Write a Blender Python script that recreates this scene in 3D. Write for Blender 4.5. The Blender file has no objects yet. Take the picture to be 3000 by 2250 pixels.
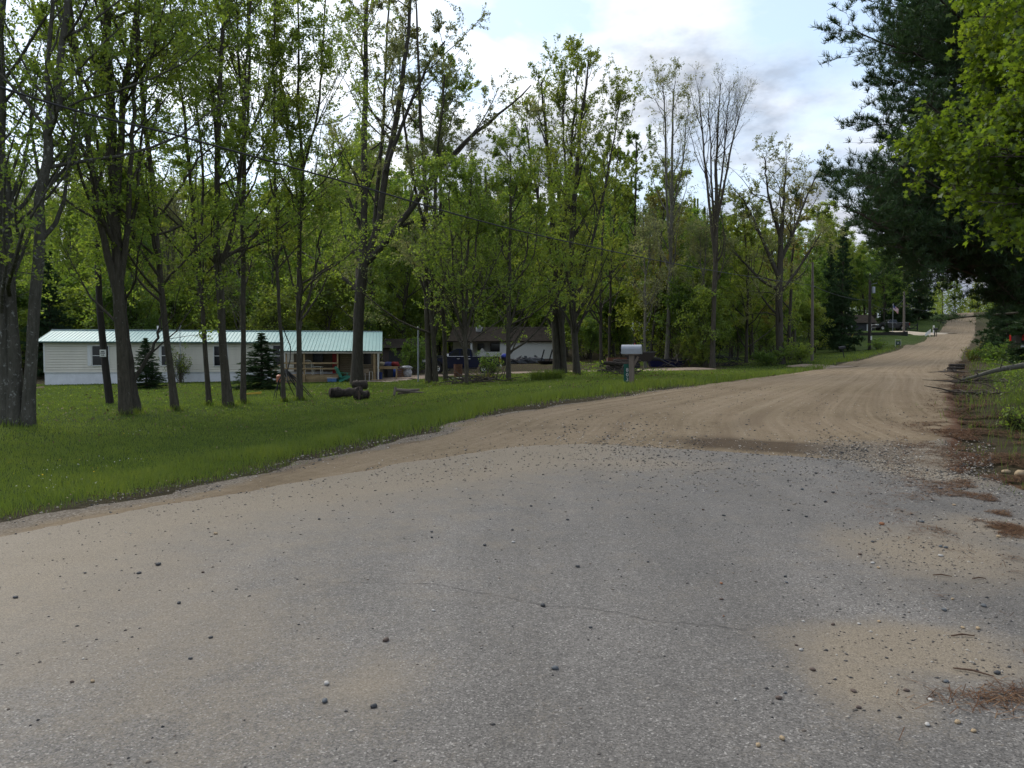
import bpy, bmesh, math
import numpy as np
from mathutils import Vector, Matrix
R = math.radians
SC = bpy.context.scene
COL = SC.collection
RNG = np.random.default_rng(7)

# ------------------------------------------------------------------ camera
F = 2180.0; PITCH = math.atan(80/2180); CAMZ = 1.6
def ray(px, py):
    u = (px-1500)/F; v = (1125-py)/F
    c, s = math.cos(PITCH), math.sin(PITCH)
    return np.array([u, c+v*s, -s+v*c])
def P(px, py, Y):
    r = ray(px, py); return np.array([0, 0, CAMZ]) + r*(Y/r[1])
cam = bpy.data.cameras.new('camera'); cam.sensor_width = 36; cam.lens = 36*F/3000
cam.clip_end = 3000; cam.clip_start = .05
camo = bpy.data.objects.new('camera', cam); COL.objects.link(camo)
camo.location = (0, 0, CAMZ); camo.rotation_euler = (R(90)-PITCH, 0, 0)
SC.camera = camo

# ------------------------------------------------------------------ noise
def vnoise(x, y, seed=0):
    x = np.asarray(x, float); y = np.asarray(y, float)
    xi = np.floor(x).astype(np.int64); yi = np.floor(y).astype(np.int64)
    fx = x-xi; fy = y-yi; fx = fx*fx*(3-2*fx); fy = fy*fy*(3-2*fy)
    def h(a, b):
        n = (a*374761393 + b*668265263 + seed*974711) & 0x7fffffff
        n = ((n ^ (n >> 13))*1274126177) & 0x7fffffff
        n = n ^ (n >> 16)
        return (n & 0xffff)/65535.0
    return (h(xi, yi)*(1-fx)+h(xi+1, yi)*fx)*(1-fy)+(h(xi, yi+1)*(1-fx)+h(xi+1, yi+1)*fx)*fy
def fnoise(x, y, seed=0, o=3):
    t = 0; a = .5; n = 0
    for k in range(o):
        t = t+a*vnoise(np.asarray(x)*2**k, np.asarray(y)*2**k, seed+k*17); n += a; a *= .5
    return t/n
def sstep(a, b, x):
    t = np.clip((np.asarray(x, float)-a)/(b-a), 0, 1); return t*t*(3-2*t)

# ------------------------------------------------------------------ terrain: surveyed points, thin plate spline
W_L = [(-8.6, -5, 0), (-6.8, 1, 0), P(0, 1532, 7.15), P(407, 1458, 8.45), P(759, 1376, 10.5), P(1153, 1288, 13), P(1356, 1234, 15.3),
       P(1749, 1173, 19), P(2034, 1132, 25), P(2250, 1104, 36.5), P(2427, 1078, 55), P(2560, 1045, 70), P(2658, 1017, 85), P(2741, 984, 128),
       P(2766, 958, 155), P(2784, 921, 205), (165, 285, 12)]
W_R = [(3.2, -5, 0), (4.0, 1, 0), (5.0, 6, 0), P(2990, 1488, 7.85), P(2920, 1390, 10.1), P(2850, 1290, 13.3), P(2828, 1212, 17.6),
       P(2805, 1150, 23.9), P(2803, 1105, 31), P(2812, 1075, 44), P(2821, 1043, 62), P(2835, 1020, 78), P(2849, 1000, 95), P(2858, 975, 138),
       P(2856, 950, 165), P(2852, 916, 215), (172, 280, 12)]
def catmull(pts, n):
    pts = np.asarray(pts, float); m = len(pts)
    ext = np.vstack([2*pts[0]-pts[1], pts, 2*pts[-1]-pts[-2]])
    t = np.linspace(0, m-1, n) if np.isscalar(n) else np.asarray(n); i = np.minimum(t.astype(int), m-2); f = (t-i)[:, None]
    p0, p1, p2, p3 = ext[i], ext[i+1], ext[i+2], ext[i+3]
    return .5*(2*p1+(p2-p0)*f+(2*p0-5*p1+4*p2-p3)*f*f+(3*p1-p0-3*p2+p3)*f**3)
W_L = np.array(W_L, float); W_R = np.array(W_R, float)
_q = np.linspace(0, len(W_L)-1, 42); _l = catmull(W_L, _q); _r = catmull(W_R, _q)
ctrl = [tuple(p) for p in np.concatenate([_l, _r, (_l+_r)/2])]
for a in [(0, -5, 0), (0, 3, 0), (0, 8, .0), (2, 11, .06), (-20, -20, -.1), (25, -20, .2), (-14, 6, -.03), (-30, 12, -.15), (9, 3, .1),
          (12, 12, .35), (20, 22, .9), (30, 40, 1.5), (60, 60, 3.0), (90, 100, 7), (150, 160, 12), (230, 260, 14), (120, 40, 5), (80, -40, 2), (-90, -50, -1),
          (-100, 60, 0), (-60, 90, .3), (-20, 100, .6), (20, 120, 2.5), (60, 200, 9), (-120, 250, 4), (0, 300, 8), (150, 400, 14), (400, 400, 16), (-350, 350, 6),
          (400, -100, 6), (-350, -100, -2), (300, 150, 14)]:
    ctrl.append(a)
for a in [(50, 1245, 19), (-400, 1230, 19), (370, 1215, 22), (710, 1180, 28), (130, 1129, 48), (600, 1121, 49), (1110, 1114, 50), (1045, 1128, 44), (1367, 1128, 38),
          (1290, 1098, 57), (1450, 1093, 59), (1480, 1062, 86), (1626, 1058, 88), (1845, 1124, 24.3), (1850, 1106, 32), (1850, 1091, 45), (1640, 1095, 47),
          (1900, 1076, 62), (2090, 1077, 58), (2200, 1072, 60), (2377, 1058, 62), (2478, 1056, 67), (2545, 1026, 85), (2630, 1011, 84), (2657, 984, 112), (2480, 984, 118),
          (2610, 968, 132), (2500, 972, 138), (2690, 966, 150), (2755, 955, 160), (2950, 1070, 40), (2990, 1180, 17), (2960, 1330, 10.8), (600, 1290, 15), (1000, 1200, 24),
          (1150, 1160, 28)]:
    ctrl.append(tuple(P(*a)))
ctrl = np.array(ctrl)
def _tps_fit(c):
    n = len(c); X = c[:, :2]/50
    d2 = ((X[:, None]-X[None])**2).sum(-1); K = np.where(d2 > 0, d2*np.log(np.maximum(d2, 1e-12)), 0)
    K += np.eye(n)*6e-4
    A = np.zeros((n+3, n+3)); A[:n, :n] = K; A[:n, n] = 1; A[:n, n+1:] = X; A[n, :n] = 1; A[n+1:, :n] = X.T
    return np.linalg.solve(A, np.concatenate([c[:, 2], [0, 0, 0]]))
TPS = _tps_fit(ctrl)
def gz(x, y):
    x = np.asarray(x, float); sh = x.shape
    X = np.stack([x.ravel(), np.broadcast_to(np.asarray(y, float), sh).ravel()], 1)/50
    out = np.empty(len(X)); n = len(ctrl); C = ctrl[:, :2]/50
    for i in range(0, len(X), 20000):
        q = X[i:i+20000]; d2 = ((q[:, None]-C[None])**2).sum(-1)
        out[i:i+20000] = np.where(d2 > 0, d2*np.log(np.maximum(d2, 1e-12)), 0)@TPS[:n]+TPS[n]+q@TPS[n+1:]
    out = out+.05*(fnoise(X[:, 0]*50*.35, X[:, 1]*50*.35, 3)-.5)*np.clip((np.hypot(X[:, 0], X[:, 1])*50-12)/10, 0, 1)
    return out.reshape(sh)
def g1(x, y): return float(gz(np.array([x]), np.array([y]))[0])
_TT = np.concatenate([np.arange(2, 40, .1), np.arange(40, 400, .5)])
def G(px, py):
    """the ground point seen at a photo pixel"""
    r = ray(px, py); pts = np.array([0, 0, CAMZ])+r[None]*_TT[:, None]
    h = pts[:, 2]-gz(pts[:, 0], pts[:, 1]); k = np.argmax(h < 0)
    if h[k] >= 0: k = len(h)-1
    a = h[k-1]/(h[k-1]-h[k]+1e-9); return pts[k-1]*(1-a)+pts[k]*a
def GY(px, Y):
    x = (px-1500)/F*Y; return np.array([x, Y, g1(x, Y)])

_st = np.linspace(0, len(W_L)-1, 900)
RL = catmull(W_L, _st); RR = catmull(W_R, _st); RC = (RL+RR)/2
def road_sd(x, y):
    """signed distance to the road edge (negative on the road), and side (-1 left)"""
    x = np.asarray(x, float).ravel(); y = np.asarray(y, float).ravel(); d = np.empty(len(x)); s = np.empty(len(x))
    hw = np.linalg.norm((RR-RL)[:, :2], axis=1)/2
    cs = RC[::3]; ax = (RR-RL)[::3, :2]; ax = ax/np.linalg.norm(ax, axis=1)[:, None]; h3 = hw[::3]
    tan = np.gradient(RC[:, :2], axis=0)[::3]; tan /= np.linalg.norm(tan, axis=1)[:, None]; nrm = np.stack([tan[:, 1], -tan[:, 0]], 1)
    hn = h3*np.abs((ax*nrm).sum(1))
    for i in range(0, len(x), 20000):
        dx = x[i:i+20000, None]-cs[None, :, 0]; dy = y[i:i+20000, None]-cs[None, :, 1]
        k = np.argmin(dx*dx+dy*dy, 1); r = np.arange(len(k))
        q = dx[r, k]*nrm[k, 0]+dy[r, k]*nrm[k, 1]; al = np.hypot(dx[r, k], dy[r, k])
        d[i:i+20000] = np.maximum(np.abs(q), al*.98)-hn[k]; s[i:i+20000] = np.sign(q)
    return d, s

# ------------------------------------------------------------------ objects and meshes
def tag(o, label=None, cat=None, group=None, kind=None):
    if label: o['label'] = label
    if cat: o['category'] = cat
    if group: o['group'] = group
    if kind: o['kind'] = kind
    return o
def thing(name, label, cat, loc=(0, 0, 0), rz=0, group=None):
    o = bpy.data.objects.new(name, None); COL.objects.link(o); o.empty_display_size = .2
    o.location = loc; o.rotation_euler = (0, 0, rz); return tag(o, label, cat, group)
def copy_tree(o, parent=None):
    c = o.copy(); COL.objects.link(c); c.parent = parent
    for ch in list(o.children): copy_tree(ch, c)
    return c
def npmesh(name, verts, quads=None, tris=None, mats=(), parent=None, matidx=None, attrs=None, smooth=False, loc=None, polys=None):
    """verts (N,3), quads (M,4), tris (K,3), polys = (P,n); attrs = {name: per-face float}"""
    me = bpy.data.meshes.new(name); verts = np.asarray(verts, np.float32)
    me.vertices.add(len(verts)); me.vertices.foreach_set('co', verts.ravel())
    parts = [np.asarray(a, np.int32) for a in (quads, tris, polys) if a is not None and len(a)]
    loops = np.concatenate([a.ravel() for a in parts]); tot = np.concatenate([np.full(len(a), a.shape[1], np.int32) for a in parts])
    me.loops.add(len(loops)); me.loops.foreach_set('vertex_index', loops)
    me.polygons.add(len(tot)); st = np.concatenate([[0], np.cumsum(tot)[:-1]]).astype(np.int32)
    me.polygons.foreach_set('loop_start', st)
    try: me.polygons.foreach_set('loop_total', tot)
    except Exception: pass
    for m in mats: me.materials.append(m)
    if matidx is not None: me.polygons.foreach_set('material_index', np.asarray(matidx, np.int32))
    if smooth: me.polygons.foreach_set('use_smooth', np.ones(len(tot), bool))
    for k, v in (attrs or {}).items():
        v = np.asarray(v, np.float32); dom = 'FACE' if len(v) == len(tot) else 'POINT'
        a = me.attributes.new(k, 'FLOAT', dom); a.data.foreach_set('value', v)
    me.update(calc_edges=True); me.validate()
    o = bpy.data.objects.new(name, me); COL.objects.link(o); o.parent = parent
    if loc is not None: o.location = loc
    return o
class MB:
    """collects shapes and links them as one mesh"""
    def __init__(s): s.v = []; s.f = []
    def add(s, v, f):
        n = len(s.v); s.v += [tuple(map(float, p)) for p in v]; s.f += [[i+n for i in q] for q in f]; return s
    def box(s, x0, y0, z0, x1, y1, z1, b=0):
        v = [(x, y, z) for z in (z0, z1) for y in (y0, y1) for x in (x0, x1)]
        return s.add(v, [(0, 2, 3, 1), (4, 5, 7, 6), (0, 1, 5, 4), (2, 6, 7, 3), (0, 4, 6, 2), (1, 3, 7, 5)])
    def bar(s, a, b, w, h=None, up=(0, 0, 1)):
        a = Vector(a); b = Vector(b); h = h or w; d = (b-a).normalized(); u = Vector(up)
        if abs(d.dot(u)) > .95: u = Vector((1, 0, 0))
        x = d.cross(u).normalized()*w/2; y = x.cross(d).normalized()*h/2
        v = [p+sx*x+sy*y for p in (a, b) for sx, sy in ((-1, -1), (1, -1), (1, 1), (-1, 1))]
        return s.add(v, [(3, 2, 1, 0), (4, 5, 6, 7), (0, 1, 5, 4), (1, 2, 6, 5), (2, 3, 7, 6), (3, 0, 4, 7)])
    def tube(s, pts, r, k=8, cap=True):
        pts = np.array(pts, float); n = len(pts); rr = np.full(n, r) if np.isscalar(r) else np.array(r)
        v, q = tubes(pts[None], rr[None], k); f = [list(x) for x in q]
        if cap: f += [list(range(k))[::-1], list(range((n-1)*k, n*k))]
        return s.add(v, f)
    def lathe(s, prof, k=16, c=(0, 0, 0), axis='z'):
        v = []; f = []; n = len(prof)
        for j in range(k):
            a = 2*math.pi*j/k
            for r, h in prof:
                x, y, z = r*math.cos(a), r*math.sin(a), h
                if axis == 'y': x, y, z = x, z, y
                if axis == 'x': x, y, z = z, x, y
                v.append((x+c[0], y+c[1], z+c[2]))
        for j in range(k):
            for i in range(n-1):
                a = j*n+i; b = ((j+1) % k)*n+i; f.append((a, b, b+1, a+1))
        return s.add(v, f)
    def prism(s, poly, y0, y1, w0=None):
        """poly of (x,z) extruded along y"""
        n = len(poly); v = [(x, y0, z) for x, z in poly]+[(x, y1, z) for x, z in poly]
        return s.add(v, [list(range(n)), list(range(n, 2*n))[::-1]]+[[i, i+n, (i+1) % n+n, (i+1) % n] for i in range(n)])
    def blob(s, c, r, seed=0, k=10, amp=.25):
        g = np.random.default_rng(seed); rr = np.array(r if np.iterable(r) else (r, r, r))
        prof = k//2+1; v = []; f = []
        for i in range(prof):
            th = math.pi*i/(prof-1)
            for j in range(k):
                a = 2*math.pi*j/k; q = 1+(g.random()-.5)*amp*2*(1 if 0 < i < prof-1 else 0)
                v.append((c[0]+rr[0]*q*math.sin(th)*math.cos(a), c[1]+rr[1]*q*math.sin(th)*math.sin(a), c[2]+rr[2]*q*math.cos(th)))
        for i in range(prof-1):
            for j in range(k): f.append((i*k+j, (i+1)*k+j, (i+1)*k+(j+1) % k, i*k+(j+1) % k))
        return s.add(v, f)
    def build(s, name, mat, parent=None, loc=None, smooth=False, bevel=0, rz=0):
        bm = bmesh.new(); vs = [bm.verts.new(p) for p in s.v]
        for q in s.f:
            try: bm.faces.new([vs[i] for i in dict.fromkeys(q)])
            except ValueError: pass
        bmesh.ops.remove_doubles(bm, verts=bm.verts, dist=1e-5)
        bmesh.ops.recalc_face_normals(bm, faces=bm.faces)
        if bevel:
            try: bmesh.ops.bevel(bm, geom=[e for e in bm.edges if e.is_manifold and e.calc_face_angle(0) > .5], offset=bevel, segments=2, affect='EDGES', clamp_overlap=True)
            except Exception: pass
        if smooth:
            for f in bm.faces: f.smooth = True
        me = bpy.data.meshes.new(name); bm.to_mesh(me); bm.free()
        for m in (mat if isinstance(mat, (list, tuple)) else [mat]): me.materials.append(m)
        o = bpy.data.objects.new(name, me); COL.objects.link(o); o.parent = parent
        if loc is not None: o.location = loc
        if rz: o.rotation_euler = (0, 0, rz)
        return o

# ------------------------------------------------------------------ materials
def new_mat(name):
    m = bpy.data.materials.new(name); m.use_nodes = True; nt = m.node_tree; nt.nodes.clear()
    o = nt.nodes.new('ShaderNodeOutputMaterial'); return m, nt, o
class NT:
    def __init__(s, nt): s.nt = nt
    def n(s, t, **k):
        d = s.nt.nodes.new(t)
        for a, b in k.items():
            if a in d.inputs.keys() if hasattr(d.inputs, 'keys') else False: d.inputs[a].default_value = b
            else: setattr(d, a, b)
        return d
    def l(s, a, b): s.nt.links.new(a, b)
    def noise(s, vec, scale, detail=3, rough=.55, out='Fac'):
        d = s.n('ShaderNodeTexNoise'); d.inputs['Scale'].default_value = scale; d.inputs['Detail'].default_value = detail; d.inputs['Roughness'].default_value = rough
        if vec is not None: s.l(vec, d.inputs['Vector'])
        return d.outputs[out]
    def ramp(s, fac, stops):
        d = s.n('ShaderNodeValToRGB'); el = d.color_ramp.elements
        while len(el) < len(stops): el.new(.5)
        for e, (p, c) in zip(el, stops):
            e.position = p; e.color = (*c, 1) if np.iterable(c) else (c, c, c, 1)
        s.l(fac, d.inputs['Fac']); return d.outputs['Color']
    def mix(s, f, a, b, t='MIX'):
        d = s.n('ShaderNodeMix'); d.data_type = 'RGBA'; d.blend_type = t
        for j, val in ((0, f), (6, a), (7, b)):
            sock = d.inputs[j]
            if isinstance(val, bpy.types.NodeSocket): s.l(val, sock)
            elif np.iterable(val): sock.default_value = (*val, 1)
            else: sock.default_value = val if j == 0 else (val, val, val, 1)
        return d.outputs[2]
    def math(s, op, a, b=0., c=None, clamp=False):
        d = s.n('ShaderNodeMath'); d.operation = op; d.use_clamp = clamp
        for i, val in enumerate((a, b, c)):
            if val is None: continue
            if isinstance(val, bpy.types.NodeSocket): s.l(val, d.inputs[i])
            else: d.inputs[i].default_value = val
        return d.outputs[0]
    def attr(s, name):
        d = s.n('ShaderNodeAttribute'); d.attribute_name = name; return d.outputs['Fac']
    def coord(s, which='Object', scale=None):
        d = s.n('ShaderNodeTexCoord'); o = d.outputs[which]
        if scale is not None:
            m = s.n('ShaderNodeMapping'); m.inputs['Scale'].default_value = scale; s.l(o, m.inputs['Vector']); o = m.outputs[0]
        return o
    def bsdf(s, out, col, rough=.7, metal=0., bump=None, bstr=.3, bdist=.02, spec=.5):
        d = s.n('ShaderNodeBsdfPrincipled')
        if isinstance(col, bpy.types.NodeSocket): s.l(col, d.inputs['Base Color'])
        else: d.inputs['Base Color'].default_value = (*col, 1)
        if isinstance(rough, bpy.types.NodeSocket): s.l(rough, d.inputs['Roughness'])
        else: d.inputs['Roughness'].default_value = rough
        d.inputs['Metallic'].default_value = metal; d.inputs['Specular IOR Level'].default_value = spec
        if bump is not None:
            b = s.n('ShaderNodeBump'); b.inputs['Strength'].default_value = bstr; b.inputs['Distance'].default_value = bdist
            s.l(bump, b.inputs['Height']); s.l(b.outputs[0], d.inputs['Normal'])
        s.l(d.outputs[0], out.inputs['Surface']); return d
MATS = {}
def M(name, col, rough=.7, metal=0., var=.25, scale=6., bump=.15, stretch=(1, 1, 1), bdist=.01, spec=.5):
    if name in MATS: return MATS[name]
    m, nt, o = new_mat(name); g = NT(nt); v = g.coord('Object', stretch)
    a = g.noise(v, scale, 4); f = g.noise(v, scale*7, 3)
    c = np.array(col); lo = tuple(np.clip(c*(1-var), 0, 1)); hi = tuple(np.clip(c*(1+var), 0, 1))
    k = g.ramp(g.math('ADD', g.math('MULTIPLY', a, .65), g.math('MULTIPLY', f, .35)), [(.3, lo), (.7, hi)])
    g.bsdf(o, k, rough, metal, f if bump else None, bump, bdist, spec); MATS[name] = m; return m
def leaf_mat(name, refl, trans, tw=.5, hue=.25):
    m, nt, o = new_mat(name); g = NT(nt); t = g.attr('tint')
    r = np.array(refl); q = np.array(trans)
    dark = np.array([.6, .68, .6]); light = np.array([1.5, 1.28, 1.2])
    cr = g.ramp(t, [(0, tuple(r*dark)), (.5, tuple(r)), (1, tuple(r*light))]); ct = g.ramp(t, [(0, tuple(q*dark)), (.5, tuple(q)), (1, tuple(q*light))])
    d = g.n('ShaderNodeBsdfDiffuse'); g.l(cr, d.inputs['Color']); tr = g.n('ShaderNodeBsdfTranslucent'); g.l(ct, tr.inputs['Color'])
    mx = g.n('ShaderNodeMixShader'); mx.inputs[0].default_value = tw; g.l(d.outputs[0], mx.inputs[1]); g.l(tr.outputs[0], mx.inputs[2])
    gl = g.n('ShaderNodeBsdfGlossy'); gl.inputs['Roughness'].default_value = .45; gl.inputs['Color'].default_value = (.8, .85, .8, 1)
    m2 = g.n('ShaderNodeMixShader'); m2.inputs[0].default_value = .03; g.l(mx.outputs[0], m2.inputs[1]); g.l(gl.outputs[0], m2.inputs[2])
    g.l(m2.outputs[0], o.inputs['Surface']); MATS[name] = m; return m
def bark_mat(name, col, pale=(.25, .25, .22), lich=.6, sc=1.):
    m, nt, o = new_mat(name); g = NT(nt); v = g.coord('Object', (1, 1, .22)); v2 = g.coord('Object')
    a = g.noise(v, 14*sc, 5, .7); b = g.noise(v2, 1.3, 3); l = g.noise(v2, 9, 4, .7); c = np.array(col)
    k = g.ramp(a, [(.3, tuple(c*.5)), (.55, tuple(c)), (.75, tuple(c*1.5))])
    k = g.mix(g.math('MULTIPLY', b, .35), k, tuple(c*np.array([.7, .85, .55])))
    k = g.mix(g.ramp(l, [(lich, 0.), (lich+.1, .75)]), k, pale)
    g.bsdf(o, k, .9, 0, a, .9, .03, .2); MATS[name] = m; return m

# ------------------------------------------------------------------ vectorised tubes, limbs and leaves
def norm(a): return a/np.maximum(np.linalg.norm(a, axis=-1, keepdims=True), 1e-9)
def tubes(paths, radii, k):
    Mn, n, _ = paths.shape; T = norm(np.gradient(paths, axis=1)); t0 = norm(paths[:, -1]-paths[:, 0])
    ref = np.where(np.abs(t0[:, 2:3]) < .8, np.array([[0, 0, 1.]]), np.array([[1., 0, 0]]))[:, None]
    a = norm(np.cross(T, np.broadcast_to(ref, T.shape))); b = np.cross(T, a); an = np.arange(k)*2*math.pi/k
    v = paths[:, :, None]+radii[:, :, None, None]*(a[:, :, None]*np.cos(an)[None, None, :, None]+b[:, :, None]*np.sin(an)[None, None, :, None])
    i = np.arange(Mn)[:, None, None]*n*k+np.arange(n-1)[None, :, None]*k; j = np.arange(k)[None, None]; j2 = (j+1) % k
    q = np.stack([i+j, i+j2, i+k+j2, i+k+j], -1).reshape(-1, 4)
    return v.reshape(-1, 3), q
class Acc:
    def __init__(s): s.v = []; s.q = []; s.n = 0
    def add(s, v, q): s.v.append(v); s.q.append(q+s.n); s.n += len(v)
    def get(s): return np.concatenate(s.v), np.concatenate(s.q)
def limbs(g, p0, d0, L, r0, n, wander, trop, rend=.25):
    m = len(p0); pts = [p0]; d = norm(d0)
    for i in range(n-1):
        d = norm(d+g.normal(0, wander, (m, 3))+np.array([0, 0, 1.])*trop); pts.append(pts[-1]+d*(L/(n-1))[:, None])
    return np.stack(pts, 1), r0[:, None]*np.linspace(1, rend, n)[None]
def sprout(g, paths, radii, k, lo, hi, ang, spread=.25, flat=0., pick=None):
    m, n, _ = paths.shape
    idx = np.repeat(np.arange(m), k) if np.isscalar(k) else np.repeat(np.arange(m), np.asarray(k, int))
    u = g.uniform(lo, hi, len(idx)); f = u*(n-1); i = np.minimum(f.astype(int), n-2); w = (f-i)[:, None]
    p = paths[idx, i]*(1-w)+paths[idx, i+1]*w; T = norm(paths[idx, i+1]-paths[idx, i]); r = radii[idx, i]*(1-w[:, 0])+radii[idx, i+1]*w[:, 0]
    rv = g.normal(0, 1, (len(idx), 3)); rv[:, 2] *= (1-flat); pr = norm(rv-(rv*T).sum(1, keepdims=True)*T)
    a = ang+g.normal(0, spread, len(idx)); return p, T*np.cos(a)[:, None]+pr*np.sin(a)[:, None], r, u, idx
def plen(p): return np.linalg.norm(np.diff(p, axis=1), axis=2).sum(1)
def leaves(g, c, size, up=.5, shape='rhomb', clump=.8, dirs=None, asp=.62):
    """one small face per leaf; returns verts, faces (m,n), tint"""
    m = len(c); nn = norm(g.normal(0, 1, (m, 3))+np.array([0, 0, up])); ref = norm(g.normal(0, 1, (m, 3))); a = norm(np.cross(nn, ref)); b = np.cross(nn, a)
    s = (size*g.uniform(.6, 1.35, m))[:, None]
    if shape == 'rhomb': uv = np.array([(-.5, 0), (0, -.5*asp), (.5, 0), (0, .5*asp)])
    elif shape == 'maple': uv = np.array([(-.45, 0), (-.2, -.22), (-.28, -.5), (.02, -.3), (.2, -.42), (.2, -.14), (.55, 0), (.2, .14), (.2, .42), (.02, .3), (-.28, .5), (-.2, .22)])
    else: uv = np.array([(-.5, -.1), (.5, -.03), (.5, .03), (-.5, .1)])
    v = c[:, None]+s[:, None]*(a[:, None]*uv[None, :, 0:1]+b[:, None]*uv[None, :, 1:2])
    if shape == 'maple': v = v-nn[:, None]*s[:, None]*(np.abs(uv[None, :, 1:2])*.35)
    k = len(uv); f = np.arange(m*k).reshape(m, k)
    t = np.clip(.5+g.normal(0, .17, m)+clump*(fnoise(c[:, 0]*.8+c[:, 2]*.6, c[:, 1]*.8-c[:, 2]*.5, 5, 2)-.5), 0, 1)
    return v.reshape(-1, 3), f, t
# ------------------------------------------------------------------ sky, sun, render
SUN = Vector((-.50, .62, .80)).normalized()
w = bpy.data.worlds.new('World'); SC.world = w; w.use_nodes = True; nt = w.node_tree; nt.nodes.clear(); g = NT(nt)
wo = nt.nodes.new('ShaderNodeOutputWorld'); bg = nt.nodes.new('ShaderNodeBackground'); bg.inputs['Strength'].default_value = .1
sky = nt.nodes.new('ShaderNodeTexSky'); sky.sky_type = 'NISHITA'; sky.sun_disc = False
sky.sun_elevation = math.asin(SUN.z); sky.sun_rotation = math.atan2(SUN.x, SUN.y); sky.air_density = 1.0; sky.dust_density = 1.2
dv = g.coord('Generated'); sx = g.n('ShaderNodeSeparateXYZ'); g.l(dv, sx.inputs[0])
zz = g.math('ADD', g.math('MAXIMUM', sx.outputs[2], 0.), .22)
cx = g.n('ShaderNodeCombineXYZ'); g.l(g.math('DIVIDE', sx.outputs[0], zz), cx.inputs[0]); g.l(g.math('DIVIDE', sx.outputs[1], zz), cx.inputs[1]); cx.inputs[2].default_value = 3.7
mp = g.n('ShaderNodeMapping'); mp.inputs['Location'].default_value = (5.36, 2.3, 0); g.l(cx.outputs[0], mp.inputs[0])
n1 = g.noise(mp.outputs[0], .95, 7, .56); n2 = g.noise(mp.outputs[0], 2.1, 6, .6)
cover = g.ramp(n1, [(.42, 0.), (.54, 1.)])
sd = g.n('ShaderNodeVectorMath'); sd.operation = 'DOT_PRODUCT'; g.l(dv, sd.inputs[0]); sd.inputs[1].default_value = SUN
glow = g.math('POWER', g.math('MAXIMUM', sd.outputs['Value'], 0.), 4.)
thick = g.math('ADD', g.math('MULTIPLY', n1, .55), g.math('MULTIPLY', n2, .45))
cl = g.ramp(thick, [(.40, (9.6, 9.5, 9.4)), (.46, (7.4, 7.55, 7.9)), (.54, (3.1, 3.4, 3.9))])
cl = g.mix(1., cl, g.ramp(glow, [(0., (.72, .73, .77)), (1., (2.3, 2.25, 2.1))]), 'MULTIPLY')
skc = g.mix(1., sky.outputs[0], (1.25, 1.25, 1.2), 'MULTIPLY')
skc = g.mix(.5, skc, (5.6, 6.9, 8.6))
g.l(g.mix(cover, skc, cl), bg.inputs['Color']); g.l(bg.outputs[0], wo.inputs['Surface'])
sl = bpy.data.lights.new('sun', 'SUN'); sl.energy = 1.5; sl.angle = R(28); sl.color = (1, .95, .86)
so = bpy.data.objects.new('sun', sl); COL.objects.link(so); so.rotation_euler = (-SUN).to_track_quat('-Z', 'Y').to_euler(); so.location = (0, 0, 60)
SC.view_settings.view_transform = 'Standard'; SC.view_settings.look = 'None'; SC.view_settings.gamma = 1; SC.view_settings.exposure = .72
SC.render.engine = 'CYCLES'; cy = SC.cycles
cy.max_bounces = 7; cy.diffuse_bounces = 4; cy.glossy_bounces = 2; cy.transmission_bounces = 4; cy.transparent_max_bounces = 6
cy.use_adaptive_sampling = True; cy.adaptive_threshold = .012; cy.sample_clamp_indirect = 6; cy.caustics_reflective = False; cy.caustics_refractive = False

# ------------------------------------------------------------------ ground sheet
def axis(n, c, s, lim):
    u = np.linspace(-math.asinh(lim/s), math.asinh(lim/s), n); return c+s*np.sinh(u)
def grid_quads(nx, ny):
    i = np.arange(ny-1)[:, None]*nx+np.arange(nx-1)[None]; return np.stack([i, i+1, i+nx+1, i+nx], -1).reshape(-1, 4)
gx = axis(330, 0, 4.5, 700); gy = axis(330, 12, 4.5, 700)
X, Y = np.meshgrid(gx, gy); Z = gz(X, Y); sd_, side_ = road_sd(X, Y); sd_ = sd_.reshape(X.shape); side_ = side_.reshape(X.shape)
Z = Z-.16*sstep(.1, 1.0, -sd_)
DRIVE = [G(1155, 1112), G(1240, 1103), G(1330, 1098), G(1450, 1094), G(1600, 1091), G(1800, 1088), G(1950, 1083), G(2060, 1080)]
def lawn_mask(x, y, sd, side):
    """1 where the yard and the verge are mown, 0 in the woods"""
    n = 2.5*(fnoise(x*.25, y*.25, 9)-.5)
    yard = sstep(0, 4, 58+n*2-y-.25*np.abs(x+10))*(x < 12)
    verge = sstep(0, 3, np.where(y < 66, np.where(y > 48, 8.5, 15), 22)+n-sd)
    far = sstep(0, 8, y-72)*sstep(0, 8, 30+n*3-sd)
    right = .4*sstep(0, 3, 5+n-sd)*sstep(.5, 2.5, sd)
    return np.where(side < 0, np.maximum(np.maximum(yard, verge), far), right)
lm = lawn_mask(X, Y, sd_, side_)*sstep(-.1, .9, sd_+.8*(fnoise(X*1.2, Y*1.2, 29)-.5))
m_ground, nt, o = new_mat('soil_and_turf'); g = NT(nt); v = g.coord('Object'); la = g.attr('lawn')
a = g.noise(v, .35, 4); b = g.noise(v, 5, 4, .65); c = g.noise(v, 60, 3, .7)
turf = g.ramp(g.math('ADD', g.math('MULTIPLY', a, .5), g.math('MULTIPLY', b, .5)), [(.35, (.04, .07, .012)), (.55, (.065, .10, .018)), (.72, (.10, .11, .035))])
lit = g.ramp(g.math('ADD', g.math('MULTIPLY', b, .5), g.math('MULTIPLY', c, .5)), [(.35, (.052, .045, .024)), (.55, (.095, .076, .044)), (.75, (.165, .125, .078))])
k = g.mix(g.math('MULTIPLY', la, 1.), lit, turf); k = g.mix(.35, k, g.ramp(c, [(.3, .02), (.7, .1)]), 'SOFT_LIGHT')
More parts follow.
